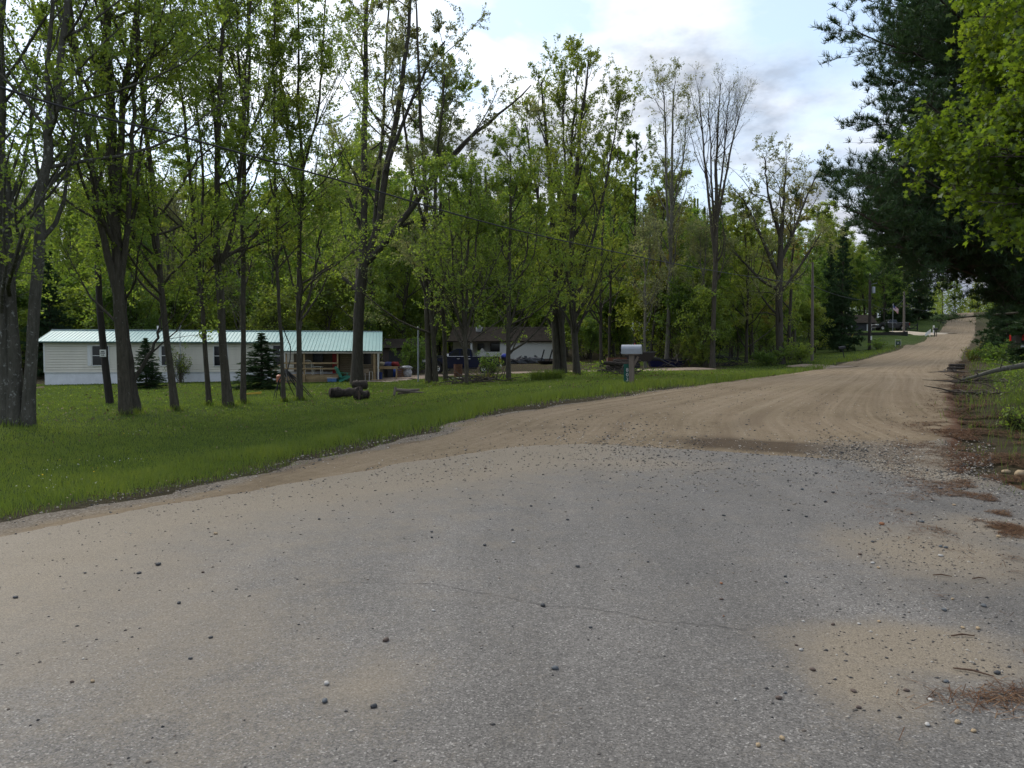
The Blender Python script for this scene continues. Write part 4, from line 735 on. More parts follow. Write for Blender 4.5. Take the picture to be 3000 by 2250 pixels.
for k in range(1600):
    px = gg.uniform(-700, 2800); y = gg.uniform(108, 185); x = (px-1500)/F*y
    if road_sd([x], [y])[0][0] < 14 or (px > 2430 and y < 165): continue
    top = np.interp(px, SKY_X, SKY_Y)+gg.uniform(30, 160); pp.append((x, y)); hh.append(np.clip(1.6+(1045-top)/F*y-g1(x, y), 9, 30))
    if len(pp) >= 280: break
mass('far_woods', 'far mass of mixed green trees closing the view behind the woodland', np.array(pp), np.array(hh), 5, 1900, .5)
pp = []; hh = []
for k in range(1500):
    y = gg.uniform(30, 240); x = gg.uniform(20, 190); d, s = road_sd([x], [y])
    if s[0] < 0 or d[0] < 9 or d[0] > 45: continue
    if 1500+x/y*F > 3600 or (y < 60 and d[0] < 14): continue
    pp.append((x, y)); hh.append(gg.uniform(10, 19))
    if len(pp) >= 80: break
mass('roadside_woods', 'dense mass of shaded trees along the right side of the road', np.array(pp), np.array(hh), 6, 1500, .34)
pp = np.array([(150+gg.uniform(-45, 45), 265+gg.uniform(-30, 40)) for k in range(50)]); mass('hilltop_woods', 'pale green trees beyond the crest where the dirt road disappears', pp, gg.uniform(11, 17, 50), 8, 1500, .5)

# evergreens
SPR = conifer('spruce_tree', 16, 301, 3.4, 34, .03, 8, .24, 30, -.08, r0=.16, thick=.022, ntri=6)
def spruce(px, Yq, toppy, label, group=None, first=[True], wd=1.):
    t = SPR if first[0] else copy_tree(SPR); first[0] = False; b = GY(px, Yq); H = (1.6+(1045-toppy)/F*Yq)-b[2]; s = H/16; t.location = b-np.array([0, 0, .05]); t.scale = (s*wd, s*wd, s); t.rotation_euler = (0, 0, px*.7); return tag(t, label, 'tree', group)
spruce(2462, 88, 670, 'tall dense dark spruce standing just right of the near bare pole', wd=.85)
spruce(2430, 96, 720, 'dark spruce half hidden behind the near bare pole', wd=.9)
spruce(2612, 150, 745, 'spruce behind the flag on the uphill lawn', wd=1.)
spruce(2690, 175, 700, 'tall spruce rising beyond the uphill gate', wd=1.)
spruce(2595, 118, 945, 'small bushy spruce in front of the black pickup uphill', wd=1.5)
spruce(2640, 170, 720, 'dark spruce next to the farthest pole', wd=1.)
spruce(2040, 82, 700, 'dark spruce inside the wood left of the vase shaped tree', wd=1.1)
spruce(1975, 90, 790, 'second dark spruce inside the wood behind the mailbox', wd=1.1)
spruce(430, 42, 990, 'small dark spruce pressed against the mobile home beside the second window', wd=2.0)
spruce(765, 40, 975, 'dark open spruce in front of the mobile home left of the porch', wd=2.6)
spruce(150, 60, 740, 'dark spruce behind the left end of the mobile home', wd=1.2)
spruce(2945, 50, 780, 'shaded spruce among the trees on the right roadside', wd=1.2)
spruce(2960, 60, 650, 'tall shaded spruce on the right roadside behind the pine', wd=1.2)
spruce(3040, 40, 700, 'dark spruce at the right edge behind the parked black pickup', wd=1.4)
p2 = conifer('pine_tree', 17, 311, 6.0, 17, .13, 6, .17, 30, -.015, r0=.26, thick=.0065, ntri=7, power=.55, fine=1.5)
b = GY(3230, 25); p2.location = b; p2.rotation_euler = (0, 0, 3.3); tag(p2, 'second white pine standing behind the first beyond the right edge', 'tree')
def big_pine():
    g = np.random.default_rng(402); b = GY(3075, 19.5); t = thing('pine_tree', 'large dark white pine reaching its boughs over the right side of the road', 'tree', b)
    z = np.linspace(-.3, 17, 18); S = np.c_[np.cumsum(g.normal(0, .02, 18)), np.cumsum(g.normal(0, .02, 18)), z][None]; RD = (.27*(1-.9*np.clip(z, 0, 17)/17)+.01)[None]; acc = Acc(); acc.add(*tubes(S, RD, 12))
    tg = [(2515, 75), (2560, 20), (2560, 215), (2600, 150), (2630, 275), (2600, 350), (2620, 395), (2460, 497), (2530, 525), (2570, 565), (2508, 612), (2530, 655), (2590, 690), (2640, 700),  (2640, 90), (2680, -40), (2905, 830), (2700, 190), (2720, 320), (2700, 430), (2720, 560), (2780, 650), (2850, 740), (2900, 820), (2950, 870), (2640, 450), (2660, 620), (2700, 680), (2800, 560), (2850, 400), (2850, 250), (2850, 100), (2900, 600), (2930, 720), (2730, 700), (2850, 770), (2620, 600), (2660, 510), (2740, 20), (2760, 120), (2780, 380), (2920, 860), (2960, 820), (2940, 500), (2800, 720), (2680, 720), (2610, 650), (2580, 640)]
    tg = tg+[(x+g.uniform(20, 90), y+g.uniform(-45, 35)) for x, y in tg if x < 2800 and y < 720]
    B = []
    for px, py in tg:
        e = P(px, py, g.uniform(16, 22))-b; Lh = math.hypot(e[0], e[1]); h = np.clip(e[2]-.12*Lh+g.normal(0, .3), 1.6, 16.5); s = np.array([np.interp(h, z, S[0, :, 0]), np.interp(h, z, S[0, :, 1]), h]); u = np.linspace(0, 1, 9)[:, None]
        B.append(s*(1-u)+e*u-np.array([0, 0, .35])*np.sin(u*math.pi)*g.uniform(.3, 1)+np.cumsum(g.normal(0, .03, (9, 3)), 0)*u)
    for k in range(120):
        a = g.uniform(-1.4, 2.6); h = g.uniform(4.4, 16); L = 6.0*(1.05-h/17)**.6*g.uniform(.6, 1); u = np.linspace(0, 1, 9)[:, None]; e = np.array([math.cos(a)*L, math.sin(a)*L, h+.1*L]); s = np.array([0, 0, h]); B.append(s*(1-u)+e*u-np.array([0, 0, .3])*np.sin(u*math.pi)+np.cumsum(g.normal(0, .03, (9, 3)), 0)*u)
    B = np.stack(B); LB = plen(B); r1 = np.linspace(1, .15, 9)[None]*(.012+.009*LB)[:, None]; acc.add(*tubes(B, r1, 6))
    q, d, r, u, idx = sprout(g, B, r1, np.maximum(10, LB*6.5).astype(int), .22, 1., .8, .22, .8); L2 = np.minimum(LB[idx]*.36*(1.25-u)+.12, 1.5)*g.uniform(.6, 1.2, len(q)); b2, r2 = limbs(g, q, d, L2, np.full(len(q), .009), 5, .1, .02); acc.add(*tubes(b2, np.maximum(r2, .003), 4))
    q, d, r, u, idx = sprout(g, b2, r2, 3, .25, 1., .7, .2, .6); b3, r3 = limbs(g, q, d, np.minimum(L2[idx]*.5, .5)+.05, np.full(len(q), .005), 4, .1, .05); acc.add(*tubes(b3, np.maximum(r3, .0025), 3)); v, f = acc.get()
    npmesh('trunk', v, f, mats=[BK['dark']], parent=t, smooth=True)
    n = 85000; i = g.integers(0, len(b3), n); uu = g.uniform(.2, 1, n)*2.999; j = uu.astype(int); fr = (uu-j)[:, None]; c = b3[i, j]*(1-fr)+b3[i, j+1]*fr; ax = norm(b3[i, j+1]-b3[i, j]+np.array([0, 0, .3])); k = 8
    c = np.repeat(c, k, 0); dirs = norm(np.repeat(ax, k, 0)*.75+g.normal(0, .5, c.shape)); sd = norm(np.cross(dirs, g.normal(0, 1, c.shape))); s = .15*g.uniform(.6, 1.2, len(c))[:, None]
    v = np.stack([c-sd*.007, c+sd*.007, c+dirs*s+sd*.003, c+dirs*s-sd*.003], 1).reshape(-1, 3); ti = np.clip(.5+np.repeat(g.normal(0, .2, n), k), 0, 1)
    npmesh('crown', v, np.arange(len(v)).reshape(-1, 4), mats=[LF['needle']], attrs={'tint': ti}, parent=t)
big_pine()

# foreground maple on the right: trunk beyond the frame, leafy boughs inside it
def near_maple():
    g = np.random.default_rng(401); b = GY(3560, 10.5); t = thing('maple_tree', 'bright leafed maple whose boughs hang in from the upper right corner', 'tree', b)
    z = np.linspace(-.2, 9, 18); S = np.c_[np.cumsum(g.normal(0, .03, 18)), np.cumsum(g.normal(0, .03, 18)), z][None]; RD = (.15*(1-.85*np.clip(z, 0, 9)/9)+.01)[None]; acc = Acc(); acc.add(*tubes(S, RD, 10))
    tg = [(2680, 412, 9.8), (2760, 430, 10), (2740, 475, 9.5), (2830, 350, 10), (2820, 545, 9.6), (2870, 500, 9.5), (2880, 290, 10.5), (2920, 200, 10), (2860, 110, 10), (2880, 20, 9.5), (2930, 560, 9), (2965, 590, 9.4), (3000, 610, 9), (2910, 550, 8.8), (2985, 570, 9.2), (2880, 440, 9), (2900, 330, 9.4), (2930, 220, 8.8), (2960, 120, 9), (2900, 60, 10.4), (2980, 420, 8.8), (2990, 300, 9.6), (2850, 380, 10.2), (3020, 520, 9.5), (3060, 200, 9.8), (3040, 20, 9.2), (2940, 480, 10), (2830, 440, 10.6), (2870, 130, 9.8)]
    b1 = []; 
    for (px, py, Yq) in tg:
        e = P(px, py, Yq)-b; h = np.clip(e[2]-1.2+g.normal(0, .4), 1.4, 8); s = np.array([np.interp(h, z, S[0, :, 0]), np.interp(h, z, S[0, :, 1]), h]); u = np.linspace(0, 1, 8)[:, None]
        c = s*(1-u)+e*u+np.array([0, 0, .5])*np.sin(u*math.pi)+np.cumsum(g.normal(0, .05, (8, 3)), 0)*u; b1.append(c)
    b1 = np.stack(b1); r1 = np.linspace(.035, .006, 8)[None]*np.ones((len(b1), 1)); acc.add(*tubes(b1, r1, 6))
    p, d, r, u, idx = sprout(g, b1, r1, 20, .35, 1., .75, .25, .5); L = (.75*(1.2-u)+.1)*g.uniform(.6, 1.2, len(p)); b2, r2 = limbs(g, p, d, L, np.full(len(p), .009), 6, .12, -.02); acc.add(*tubes(b2, np.maximum(r2, .003), 4))
    p, d, r, u, idx = sprout(g, b2, r2, 5, .2, 1., .7, .2, .4); b3, r3 = limbs(g, p, d, g.uniform(.12, .4, len(p)), np.full(len(p), .004), 4, .12, -.05); acc.add(*tubes(b3, np.maximum(r3, .002), 3)); v, q = acc.get()
    npmesh('trunk', v, q, mats=[BK['brown']], parent=t, smooth=True)
    n = 26000; i = g.integers(0, len(b3), n); j = g.integers(1, 4, n); c = b3[i, j]+g.normal(0, .055, (n, 3))-np.array([0, 0, .03]); lv = leaves(g, c, .082, .9, 'maple')
    npmesh('crown', lv[0], polys=lv[1], mats=[LF['bright']], attrs={'tint': lv[2]}, parent=t)
near_maple()
# shrubs
def shrub(label, px, py, H, Wd, leaf, seed, n=2600, ls=.09, Yb=None):
    g = np.random.default_rng(seed); b = G(px, py) if Yb is None else GY(px, Yb); t = thing('shrub', label, 'shrub', b); m = 14; a = g.uniform(0, 6.28, m); d = np.c_[np.cos(a)*.5*Wd/H, np.sin(a)*.5*Wd/H, np.ones(m)]
    s, r = limbs(g, np.c_[g.normal(0, .1*Wd, (m, 2)), np.full(m, -.1)], d, H*g.uniform(.6, 1.05, m), np.full(m, .018), 18, .06, .0); acc = Acc(); acc.add(*tubes(s, r, 5)); a2, lv = foliage(g, s, r, 7, H*.28, n, ls, .15, k2=3, k3=3, jit=.06); acc.add(*a2.get()); v, q = acc.get()
    npmesh('stems', v, q, mats=[BK['brown']], parent=t); npmesh('foliage', lv[0], polys=lv[1], mats=[LF[leaf]], attrs={'tint': lv[2]}, parent=t)
shrub('yellow leaved round bush at the wood edge left of the bare vase shaped tree', 2050, 1075, 2.7, 2.6, 'yellow', 501, 5000, .12)
shrub('grey green bush beside the yellow bush at the wood edge', 2005, 1072, 2.0, 1.8, 'pale', 502, 2600, .10)
shrub('small green bush growing before the rear wheel of the dark blue pickup', 1437, 1106, 1.7, 1.2, 'deep', 503, 1500, .08)
shrub('low twiggy bush with sparse leaves beside the rust barrel', 1410, 1118, .8, 2.4, 'rust', 504, 900, .07)
shrub('dark lilac bush left of the front of the dark blue pickup', 1205, 1100, 3.2, 3.4, 'deep', 505, 6000, .11)
shrub('tall leafy bush beside the meter post of the mobile home', 530, 1122, 2.4, 1.2, 'bright', 506, 1000, .09)
shrub('low green weeds tufted at the foot of the marked utility pole uphill', 2570, 1025, 1.5, 1.8, 'deep', 507, 1600, .1)
shrub('bushy undergrowth at the wood edge left of the near bare pole', 2340, 1066, 2.2, 2.4, 'fresh', 508, 3200, .12)
shrub('bushy undergrowth in front of the broad spreading oak', 2250, 1070, 1.8, 3., 'deep', 509, 3200, .12)
shrub('shadowed brushy bush on the right bank above the fallen limb', 2920, 1062, 1.6, 2.6, 'deep', 510, 3000, .08)
shrub('brown tinged bush at the right road edge below the pine', 2860, 1058, 1.3, 1.8, 'rust', 511, 2000, .08)
shrub('low leafy plant on the right bank by the photo edge', 2985, 1260, .5, .8, 'fresh', 512, 900, .06)
for px, py, lb in [(1575, 1117, 'leftmost clump of daylily leaves in the lawn by the driveway'), (1607, 1115, 'middle clump of daylily leaves in the lawn by the driveway'), (1628, 1114, 'rightmost clump of daylily leaves in the lawn by the driveway')]:
    b = G(px, py); g = np.random.default_rng(px); xy = b[:2]+g.normal(0, .16, (260, 2)); v, q, t_ = blades(xy, g.uniform(.3, .55, 260), np.full(260, .03), g, g.uniform(.2, .6, 260), .7)
    o = npmesh('daylily', v-b, q, mats=[m_grass], attrs={'tint': t_}, loc=b); tag(o, lb, 'plant', 'daylily clumps in the lawn')
# undergrowth: leaf scraps near the ground at the wood edge and on the right bank
xy = np.concatenate([np.c_[(lambda y: ((gg.uniform(-300, 2440, len(y))-1500)/F*y, y))(gg.uniform(58, 95, 60000))].reshape(2, -1).T, np.c_[gg.uniform(4, 45, 90000), gg.uniform(6, 60, 90000)]])
d, s = road_sd(xy[:, 0], xy[:, 1]); px = 1500+xy[:, 0]/xy[:, 1]*F; dr = np.full(len(xy), 99.)
for p in DR: dr = np.minimum(dr, np.hypot(xy[:, 0]-p[0], xy[:, 1]-p[1]))
ok = np.where(s < 0, (d > 7) & ~((px > 1100) & (px < 1660) & (xy[:, 1] < 88)) & (dr > 5), (d > 1.1) & (d < 14) & (gg.random(len(xy)) < .6)); xy = xy[ok & (fnoise(xy[:, 0]*.4, xy[:, 1]*.4, 66) > .42)]
r = np.hypot(xy[:, 0], xy[:, 1]); hgt = np.where(r > 50, .7, .22)*gg.random(len(xy)); lv = leaves(gg, np.c_[xy, gz(xy[:, 0], xy[:, 1])+hgt], np.where(r > 50, .2, .045+.001*r), .8)
tag(npmesh('undergrowth', lv[0], lv[1], mats=[LF['deep'], LF['fresh']], matidx=(gg.random(len(lv[1])) < .5).astype(int), attrs={'tint': lv[2]}), 'low leafy undergrowth on the wood floor and right bank', 'undergrowth', kind='stuff')
# ------------------------------------------------------------------ materials of built things
m_side = M('vinyl_siding', (.70, .66, .56), .6, var=.08, scale=.8, stretch=(1, 1, .3)); m_skirt = M('skirting', (.74, .75, .77), .5, var=.12, scale=2); m_white = M('white_paint', (.72, .72, .70), .5, var=.08)
m_roof = M('teal_metal_roof', (.24, .40, .385), .5, .0, var=.10, scale=.7, bump=.05, spec=.35); m_glass = M('window_glass', (.010, .011, .013), .12, bump=0, spec=.35); m_dark = M('dark_void', (.02, .02, .02), .8)
m_wood = M('weathered_lumber', (.34, .24, .13), .8, var=.35, scale=4, stretch=(1, 1, 1)); m_ply = M('plywood', (.20, .15, .095), .8, var=.3, scale=2); m_post = M('grey_post_wood', (.19, .15, .12), .9, var=.4, scale=10, stretch=(1, 1, .1), bump=.5)
m_steel = M('galvanised', (.33, .35, .38), .5, .35, var=.12, scale=5, bump=.05); m_black = M('black_paint', (.012, .012, .014), .4, bump=0); m_rub = M('rubber', (.018, .018, .018), .85); m_red = M('red_door', (.42, .025, .03), .5)
m_pole = M('creosote_pole', (.028, .022, .018), .9, var=.5, scale=8, stretch=(1, 1, .08), bump=.5); m_pole2 = M('weathered_pole', (.15, .125, .105), .9, var=.35, scale=8, stretch=(1, 1, .08), bump=.5); m_shing = M('old_shingles', (.034, .028, .023), .95, var=.5, scale=3, bump=.6, bdist=.03, spec=.08)
m_chrome = M('chrome', (.7, .71, .73), .18, 1., bump=0, var=.03); m_blue = M('blue_plastic', (.02, .05, .22), .45, bump=0); m_rust = M('rusty_steel', (.13, .055, .03), .85, var=.5, scale=8); m_white2 = M('white_plastic', (.62, .61, .57), .5, bump=0)
m_bark2 = BK['dark']; m_cut = M('cut_wood', (.10, .07, .05), .8, var=.3, scale=20); m_log = M('split_log', (.055, .043, .034), .95, var=.6, scale=12, bump=1., bdist=.04)
def clap(mb, x0, x1, y, z0, z1, step=.17, out=.034, flip=1):
    n = max(1, round((z1-z0)/step)); s = (z1-z0)/n; gp = .03
    for i in range(n):
        a = z0+i*s; t_ = a+s-gp; mb.add([(x0, y-flip*out, a), (x1, y-flip*out, a), (x1, y-flip*.012, t_), (x0, y-flip*.012, t_), (x0, y+.03, t_), (x1, y+.03, t_), (x1, y+.03, a), (x0, y+.03, a), (x1, y+.03, a+s), (x0, y+.03, a+s)], [(0, 1, 2, 3), (3, 2, 5, 4), (7, 6, 1, 0), (4, 5, 8, 9)])
def window(par, x0, x1, z0, z1, y, frame=None, bars=1, fw=.05, d=.05):
    f = MB(); f.box(x0-fw, y-d, z0-fw, x0, y, z1+fw).box(x1, y-d, z0-fw, x1+fw, y, z1+fw).box(x0, y-d, z0-fw, x1, y, z0).box(x0, y-d, z1, x1, y, z1+fw)
    for i in range(bars): zb = z0+(z1-z0)*(i+1)/(bars+1); f.box(x0, y-d+.008, zb-.02, x1, y-.004, zb+.02)
    w_ = f.build('window', frame or m_white, par); MB().box(x0, y-.024, z0, x1, y-.012, z1).build('pane', m_glass, w_); return w_
def rot_to(t, a, b):
    d = np.array(b)-np.array(a); t.rotation_euler = (0, 0, math.atan2(d[1], d[0]))

# ------------------------------------------------------------------ the mobile home
A = np.array([(130-1500)/F*48.6, 48.6, -.20]); Bp = np.array([(1112-1500)/F*52.2, 52.2, -.20]); LEN = float(np.linalg.norm((Bp-A)[:2]))
th = thing('mobile_home', 'long cream mobile home with a teal metal roof and a covered porch', 'mobile home', A); rot_to(th, A, Bp)
LX = lambda px: (px-130)/(1112-130)*LEN
DEP = 4.4; Z0, Z1, ZE, ZR = -.3, .78, 2.82, 3.62; xp0, xp1 = LX(834), LEN
w_ = MB(); clap(w_, 0, LEN, 0, Z1, ZE); w_.box(.02, .034, Z1, LEN-.02, DEP, ZE)
w_.add([(0, 0, ZE), (0, DEP, ZE), (0, DEP/2, ZR-.04)], [(0, 1, 2)]); w_.add([(LEN, 0, ZE), (LEN, DEP, ZE), (LEN, DEP/2, ZR-.04)], [(0, 1, 2)])
for x in np.arange(0, 1): clap(w_, -.02, 0, 0, Z1, ZE)
w_.build('wall', m_side, th); s_ = MB()
for x in np.arange(0, xp0, .2): s_.box(x, .03+.006*(int(x*5) % 2), Z0-.4, min(x+.2, xp0), .08, Z1-.05)
s_.box(.03, .1, Z0-.4, LEN-.03, DEP-.1, Z1-.01).box(-.01, -.005, Z1-.06, xp0, .1, Z1+.02); s_.build('skirting', m_skirt, th)
MB().box(-.03, -.03, Z1, .06, .0, ZE).build('corner_trim', m_white, th)
def ribbed(mb, x0, x1, lo, hi, pitch=.23, th_=.03, rib=.028):
    """sheet metal between two (y,z) edges with raised ribs"""
    lo = np.array(lo); hi = np.array(hi); up = np.array([-(hi-lo)[1], (hi-lo)[0]]); up = up/np.linalg.norm(up); up = up if up[1] > 0 else -up
    prof = []; n = int((x1-x0)/pitch)
    for i in range(n):
        a = x0+i*(x1-x0)/n; p = (x1-x0)/n; prof += [(a, 0), (a+.02, rib), (a+.05, rib), (a+.07, 0)]
    prof.append((x1, 0)); v = []
    for e in (lo, hi):
        for x, h in prof: q = e+up*h; v.append((x, q[0], q[1]))
    m = len(prof); f = [(i, i+1, m+i+1, m+i) for i in range(m-1)]; mb.add(v, f); q0 = lo-up*th_; q1 = hi-up*th_
    mb.add([(x0, *lo), (x1, *lo), (x1, *q0), (x0, *q0), (x0, *hi), (x1, *hi), (x1, *q1), (x0, *q1)], [(0, 1, 2, 3), (2, 3, 7, 6), (0, 3, 7, 4), (1, 2, 6, 5)])
r_ = MB(); ribbed(r_, -.35, xp0-.02, (-.32, ZE-.02), (DEP/2, ZR)); ribbed(r_, -.35, LEN+.2, (DEP+.32, ZE-.02), (DEP/2, ZR-.002)); rf = r_.build('roof', m_roof, th)
MB().box(-.36, DEP/2-.14, ZR+.012, LEN+.2, DEP/2+.14, ZR+.04).build('ridge_cap', M('ridge_pale', (.62, .68, .70), .4, bump=0), rf)
MB().box(-.35, -.34, ZE-.11, xp0-.04, -.31, ZE-.055).build('eave_trim', M('eave_green', (.05, .10, .09), .5, bump=0), rf)
YP = -3.1; ZPE = 2.18
pr = MB(); ribbed(pr, xp0-.25, LEN+.2, (YP, ZPE), (DEP/2, ZR+.004)); por = pr.build('porch_roof', m_roof, th)
MB().box(xp0-.2, YP+.02, ZPE-.17, LEN+.18, YP+.08, ZPE-.055).build('fascia', M('fascia_tan', (.46, .42, .36), .6), por)
MB().box(xp0-.25, YP-.01, ZPE-.05, LEN+.2, YP+.015, ZPE-.005).build('drip_edge', M('eave_green', (.05, .1, .09)), por)
for p0, p1, z0, z1, br in ((264, 309, 1.24, 2.5, 1), (459, 487, 1.24, 2.5, 1), (611, 637, 1.2, 2.5, 1), (786, 813, 1.15, 2.55, 1)): window(th, LX(p0), LX(p1), z0, z1, -.02, bars=br)
for p0, p1 in ((250, 260), (451, 456), (639, 652), (772, 783), (815, 829)): MB().box(LX(p0), -.045, 1.2, LX(p1), -.02, 2.58).build('shutter', m_white, th)
# porch: deck with railings on the left, plank walled room on the right
xr = LX(990); dz = .62
d_ = MB()
for i in range(14): d_.box(xp0+.05, YP+.25+i*.2, dz-.04, xr, YP+.43+i*.2, dz)
d_.box(xp0+.05, YP+.2, dz-.32, xr, YP+.245, dz-.05); d_.box(xp0+.05, YP+.25, dz-.55, xr, YP+.28, dz-.33); d_.build('porch_deck', m_wood, th)
for px in (842, 893, 990): MB().box(LX(px)-.05, YP+.1, Z0, LX(px)+.05, YP+.195, ZPE-.1).build('porch_post', m_wood, th)
for z in (1.38, 1.02): MB().box(xp0+.05, YP+.06, z-.05, xr, YP+.1, z+.05).build('railing', m_wood, th)
MB().box(LX(1098)-.07, YP+.1, Z0, LX(1098)+.07, YP+.24, ZPE-.1).build('porch_post', m_wood, th)
MB().box(LX(1109)-.04, YP+.05, Z0+.3, LX(1109)+.04, YP+.12, ZPE-.1).build('downspout', m_white, th)
pw = MB()
for i in range(17): z = .0+i*.15-.2; pw.box(xr+.06, -1.4, z, LEN-.12, -1.34+.006*(i % 2), z+.145)
for i in range(17): z = .0+i*.15-.2; pw.box(xr+.06, -1.39, z, xr+.12, -.03, z+.145)
pwm = pw.build('porch_wall', m_ply, th); window(th, LX(1063), LX(1087), 1.28, 2.02, -1.4, M('bare_frame', (.33, .26, .17), .8), 0); window(th, LX(1040), LX(1052), 1.28, 2.02, -1.4, M('bare_frame', (.33, .26, .17)), 0)
MB().box(xp0+.3, -.075, Z1, xr+.05, -.045, ZE-.02).build('porch_back_shade_panel', M('panel_brown_with_shade', (.12, .095, .065), .8, var=.3, scale=3), th); window(th, LX(908), LX(936), 1.45, 2.35, -.08, m_dark, 1)  # tan panelling over the wall, porch roof shade painted into its dark colour
MB().box(LX(966), -.13, dz+.02, LX(984), -.08, 2.2).build('door', m_red, th)
rp = MB(); rp.bar((LX(800), YP+.5, .02), (LX(845), YP+.5, dz-.05), .9, .04); rp.build('ramp', M('grey_ramp', (.28, .29, .30), .7), th)
for px in (799, 812): MB().box(LX(px)-.04, YP+.1, Z0, LX(px)+.04, YP+.18, .98 if px == 799 else 1.1).build('ramp_post', m_wood, th)
MB().bar((LX(797), YP+.08, 1.0), (LX(842), YP+.08, 1.42), .05, .1).build('ramp_rail', m_wood, th)
MB().bar((LX(418), 2.4, 3.5), (LX(418), 2.4, 3.95), .09).build('vent_pipe', m_white, th)
def at_home(x, y, z=0):
    v = th.matrix_world if False else Matrix.Translation(Vector(A)) @ Matrix.Rotation(th.rotation_euler[2], 4, 'Z'); q = v @ Vector((x, y, z)); return np.array(q)
def plastic_chair(loc, rz, label, mat, group=None):
    t = thing('plastic_chair', label, 'chair', loc, rz, group); MB().box(-.25, -.24, .41, .25, .24, .44).build('seat', mat, t, bevel=.01)
    b = MB(); 
    for i in range(7): x = -.21+i*.07; hgt = .92-.12*abs(i-3)/3*abs(i-3)/3; b.bar((x, .23, .46), (x*1.05, .36, hgt), .045, .015)
    b.tube([(-.25, .23, .45), (-.26, .33, .78), (-.15, .37, .92), (0, .38, .96), (.15, .37, .92), (.26, .33, .78), (.25, .23, .45)], .02, 6); b.build('backrest', mat, t)
    for sx in (-1, 1):
        MB().tube([(sx*.26, -.24, .42), (sx*.27, -.22, .64), (sx*.27, .2, .66)], .018, 6).build('armrest', mat, t)
        for sy in (-1, 1): MB().bar((sx*.24, sy*.22, .41), (sx*.27, sy*.26, 0), .05).build('leg', mat, t)
    return t
plastic_chair(at_home(LX(903), YP+.75, dz), math.pi+.1, 'white plastic armchair standing on the porch deck with its back to the yard', M('chair_white', (.62, .60, .53), .5, bump=0))
t = thing('side_table', 'white plastic side table on the porch deck beside the white armchair', 'table', at_home(LX(929), YP+.9, dz)); MB().box(-.3, -.25, .5, .3, .25, .54).build('tabletop', m_white2, t)
for sx in (-1, 1):
    for sy in (-1, 1): MB().bar((sx*.24, sy*.2, .5), (sx*.27, sy*.23, 0), .045).build('leg', m_white2, t)
def adirondack(loc, rz, label, mat):
    t = thing('lawn_chair', label, 'chair', loc, rz); b = MB(); s = MB()
    for i in range(5): b.bar((-.2+i*.1, .25, .3), (-.25+i*.125, .62, 1.02-.05*abs(i-2)), .085, .025); s.box(-.26, -.3+i*.12, .36-.02*i, .26, -.19+i*.12, .39-.02*i)
    b.build('backrest', mat, t); s.build('seat', mat, t)
    for sx in (-1, 1):
        MB().bar((sx*.33, -.36, .56), (sx*.33, .45, .58), .13, .025).build('armrest', mat, t); MB().bar((sx*.3, -.3, 0), (sx*.3, -.3, .55), .03, .1).build('leg', mat, t); MB().bar((sx*.29, -.3, .36), (sx*.29, .5, .02), .03, .12).build('leg', mat, t)
b = G(1010, 1118); adirondack(b, 2.2, 'sea green slatted lawn chair standing on the ground before the porch wall', M('sea_green', (.06, .32, .23), .5, bump=0))
b = G(1076, 1117); t = thing('metal_chair', 'pale tubular metal chair facing the plank wall of the porch', 'chair', b, 2.9); MB().box(-.24, -.24, .42, .24, .24, .45).build('seat', m_ply, t); MB().box(-.24, .24, .55, .24, .27, .82).build('backrest', m_ply, t)
for sx in (-1, 1): MB().tube([(sx*.26, -.26, 0), (sx*.26, -.25, .62), (sx*.26, .22, .64), (sx*.26, .28, 0)], .018, 6).build('leg', m_white2, t)
def tote(px, py, w, d, h, label, mat, lid, Yb=None):
    b = G(px, py) if Yb is None else GY(px, Yb); t = thing('storage_tote', label, 'tote', b, .05); m = MB(); m.add([(-w*.45, -d*.45, 0), (w*.45, -d*.45, 0), (w*.45, d*.45, 0), (-w*.45, d*.45, 0), (-w/2, -d/2, h), (w/2, -d/2, h), (w/2, d/2, h), (-w/2, d/2, h)], [(0, 1, 2, 3), (4, 5, 6, 7), (0, 1, 5, 4), (1, 2, 6, 5), (2, 3, 7, 6), (3, 0, 4, 7)])
    m.build('tub', mat, t, bevel=.02); MB().box(-w*.53, -d*.53, h+.002, w*.53, d*.53, h+.04).build('lid', lid, t, bevel=.01); return t
tote(974, 1119, .62, .4, .24, 'blue plastic storage tub with a pale lid in front of the porch deck', m_blue and M('tub_blue', (.10, .20, .42), .5, bump=0), m_white2)
tote(941, 1117, .66, .4, .10, 'low white plastic tray on the ground at the middle of the porch deck', m_white2, m_white2)
tote(900, 1116, .42, .3, .08, 'small white plastic tray on the ground near the forked tree at the porch', m_white2, m_white2)
b = G(998, 1115); t = thing('flower_pot', 'black flower pot with a leafy plant beside the sea green chair', 'plant pot', b); MB().lathe([(0, 0), (.2, 0), (.27, .34), (.25, .34), (.22, .28), (0, .28)], 14).build('pot', m_black, t); g = np.random.default_rng(5); lv = leaves(g, g.normal(0, .13, (160, 3))+np.array([0, 0, .45]), .12, .3); npmesh('leaves', lv[0], lv[1], mats=[LF['deep']], attrs={'tint': lv[2]}, parent=t)

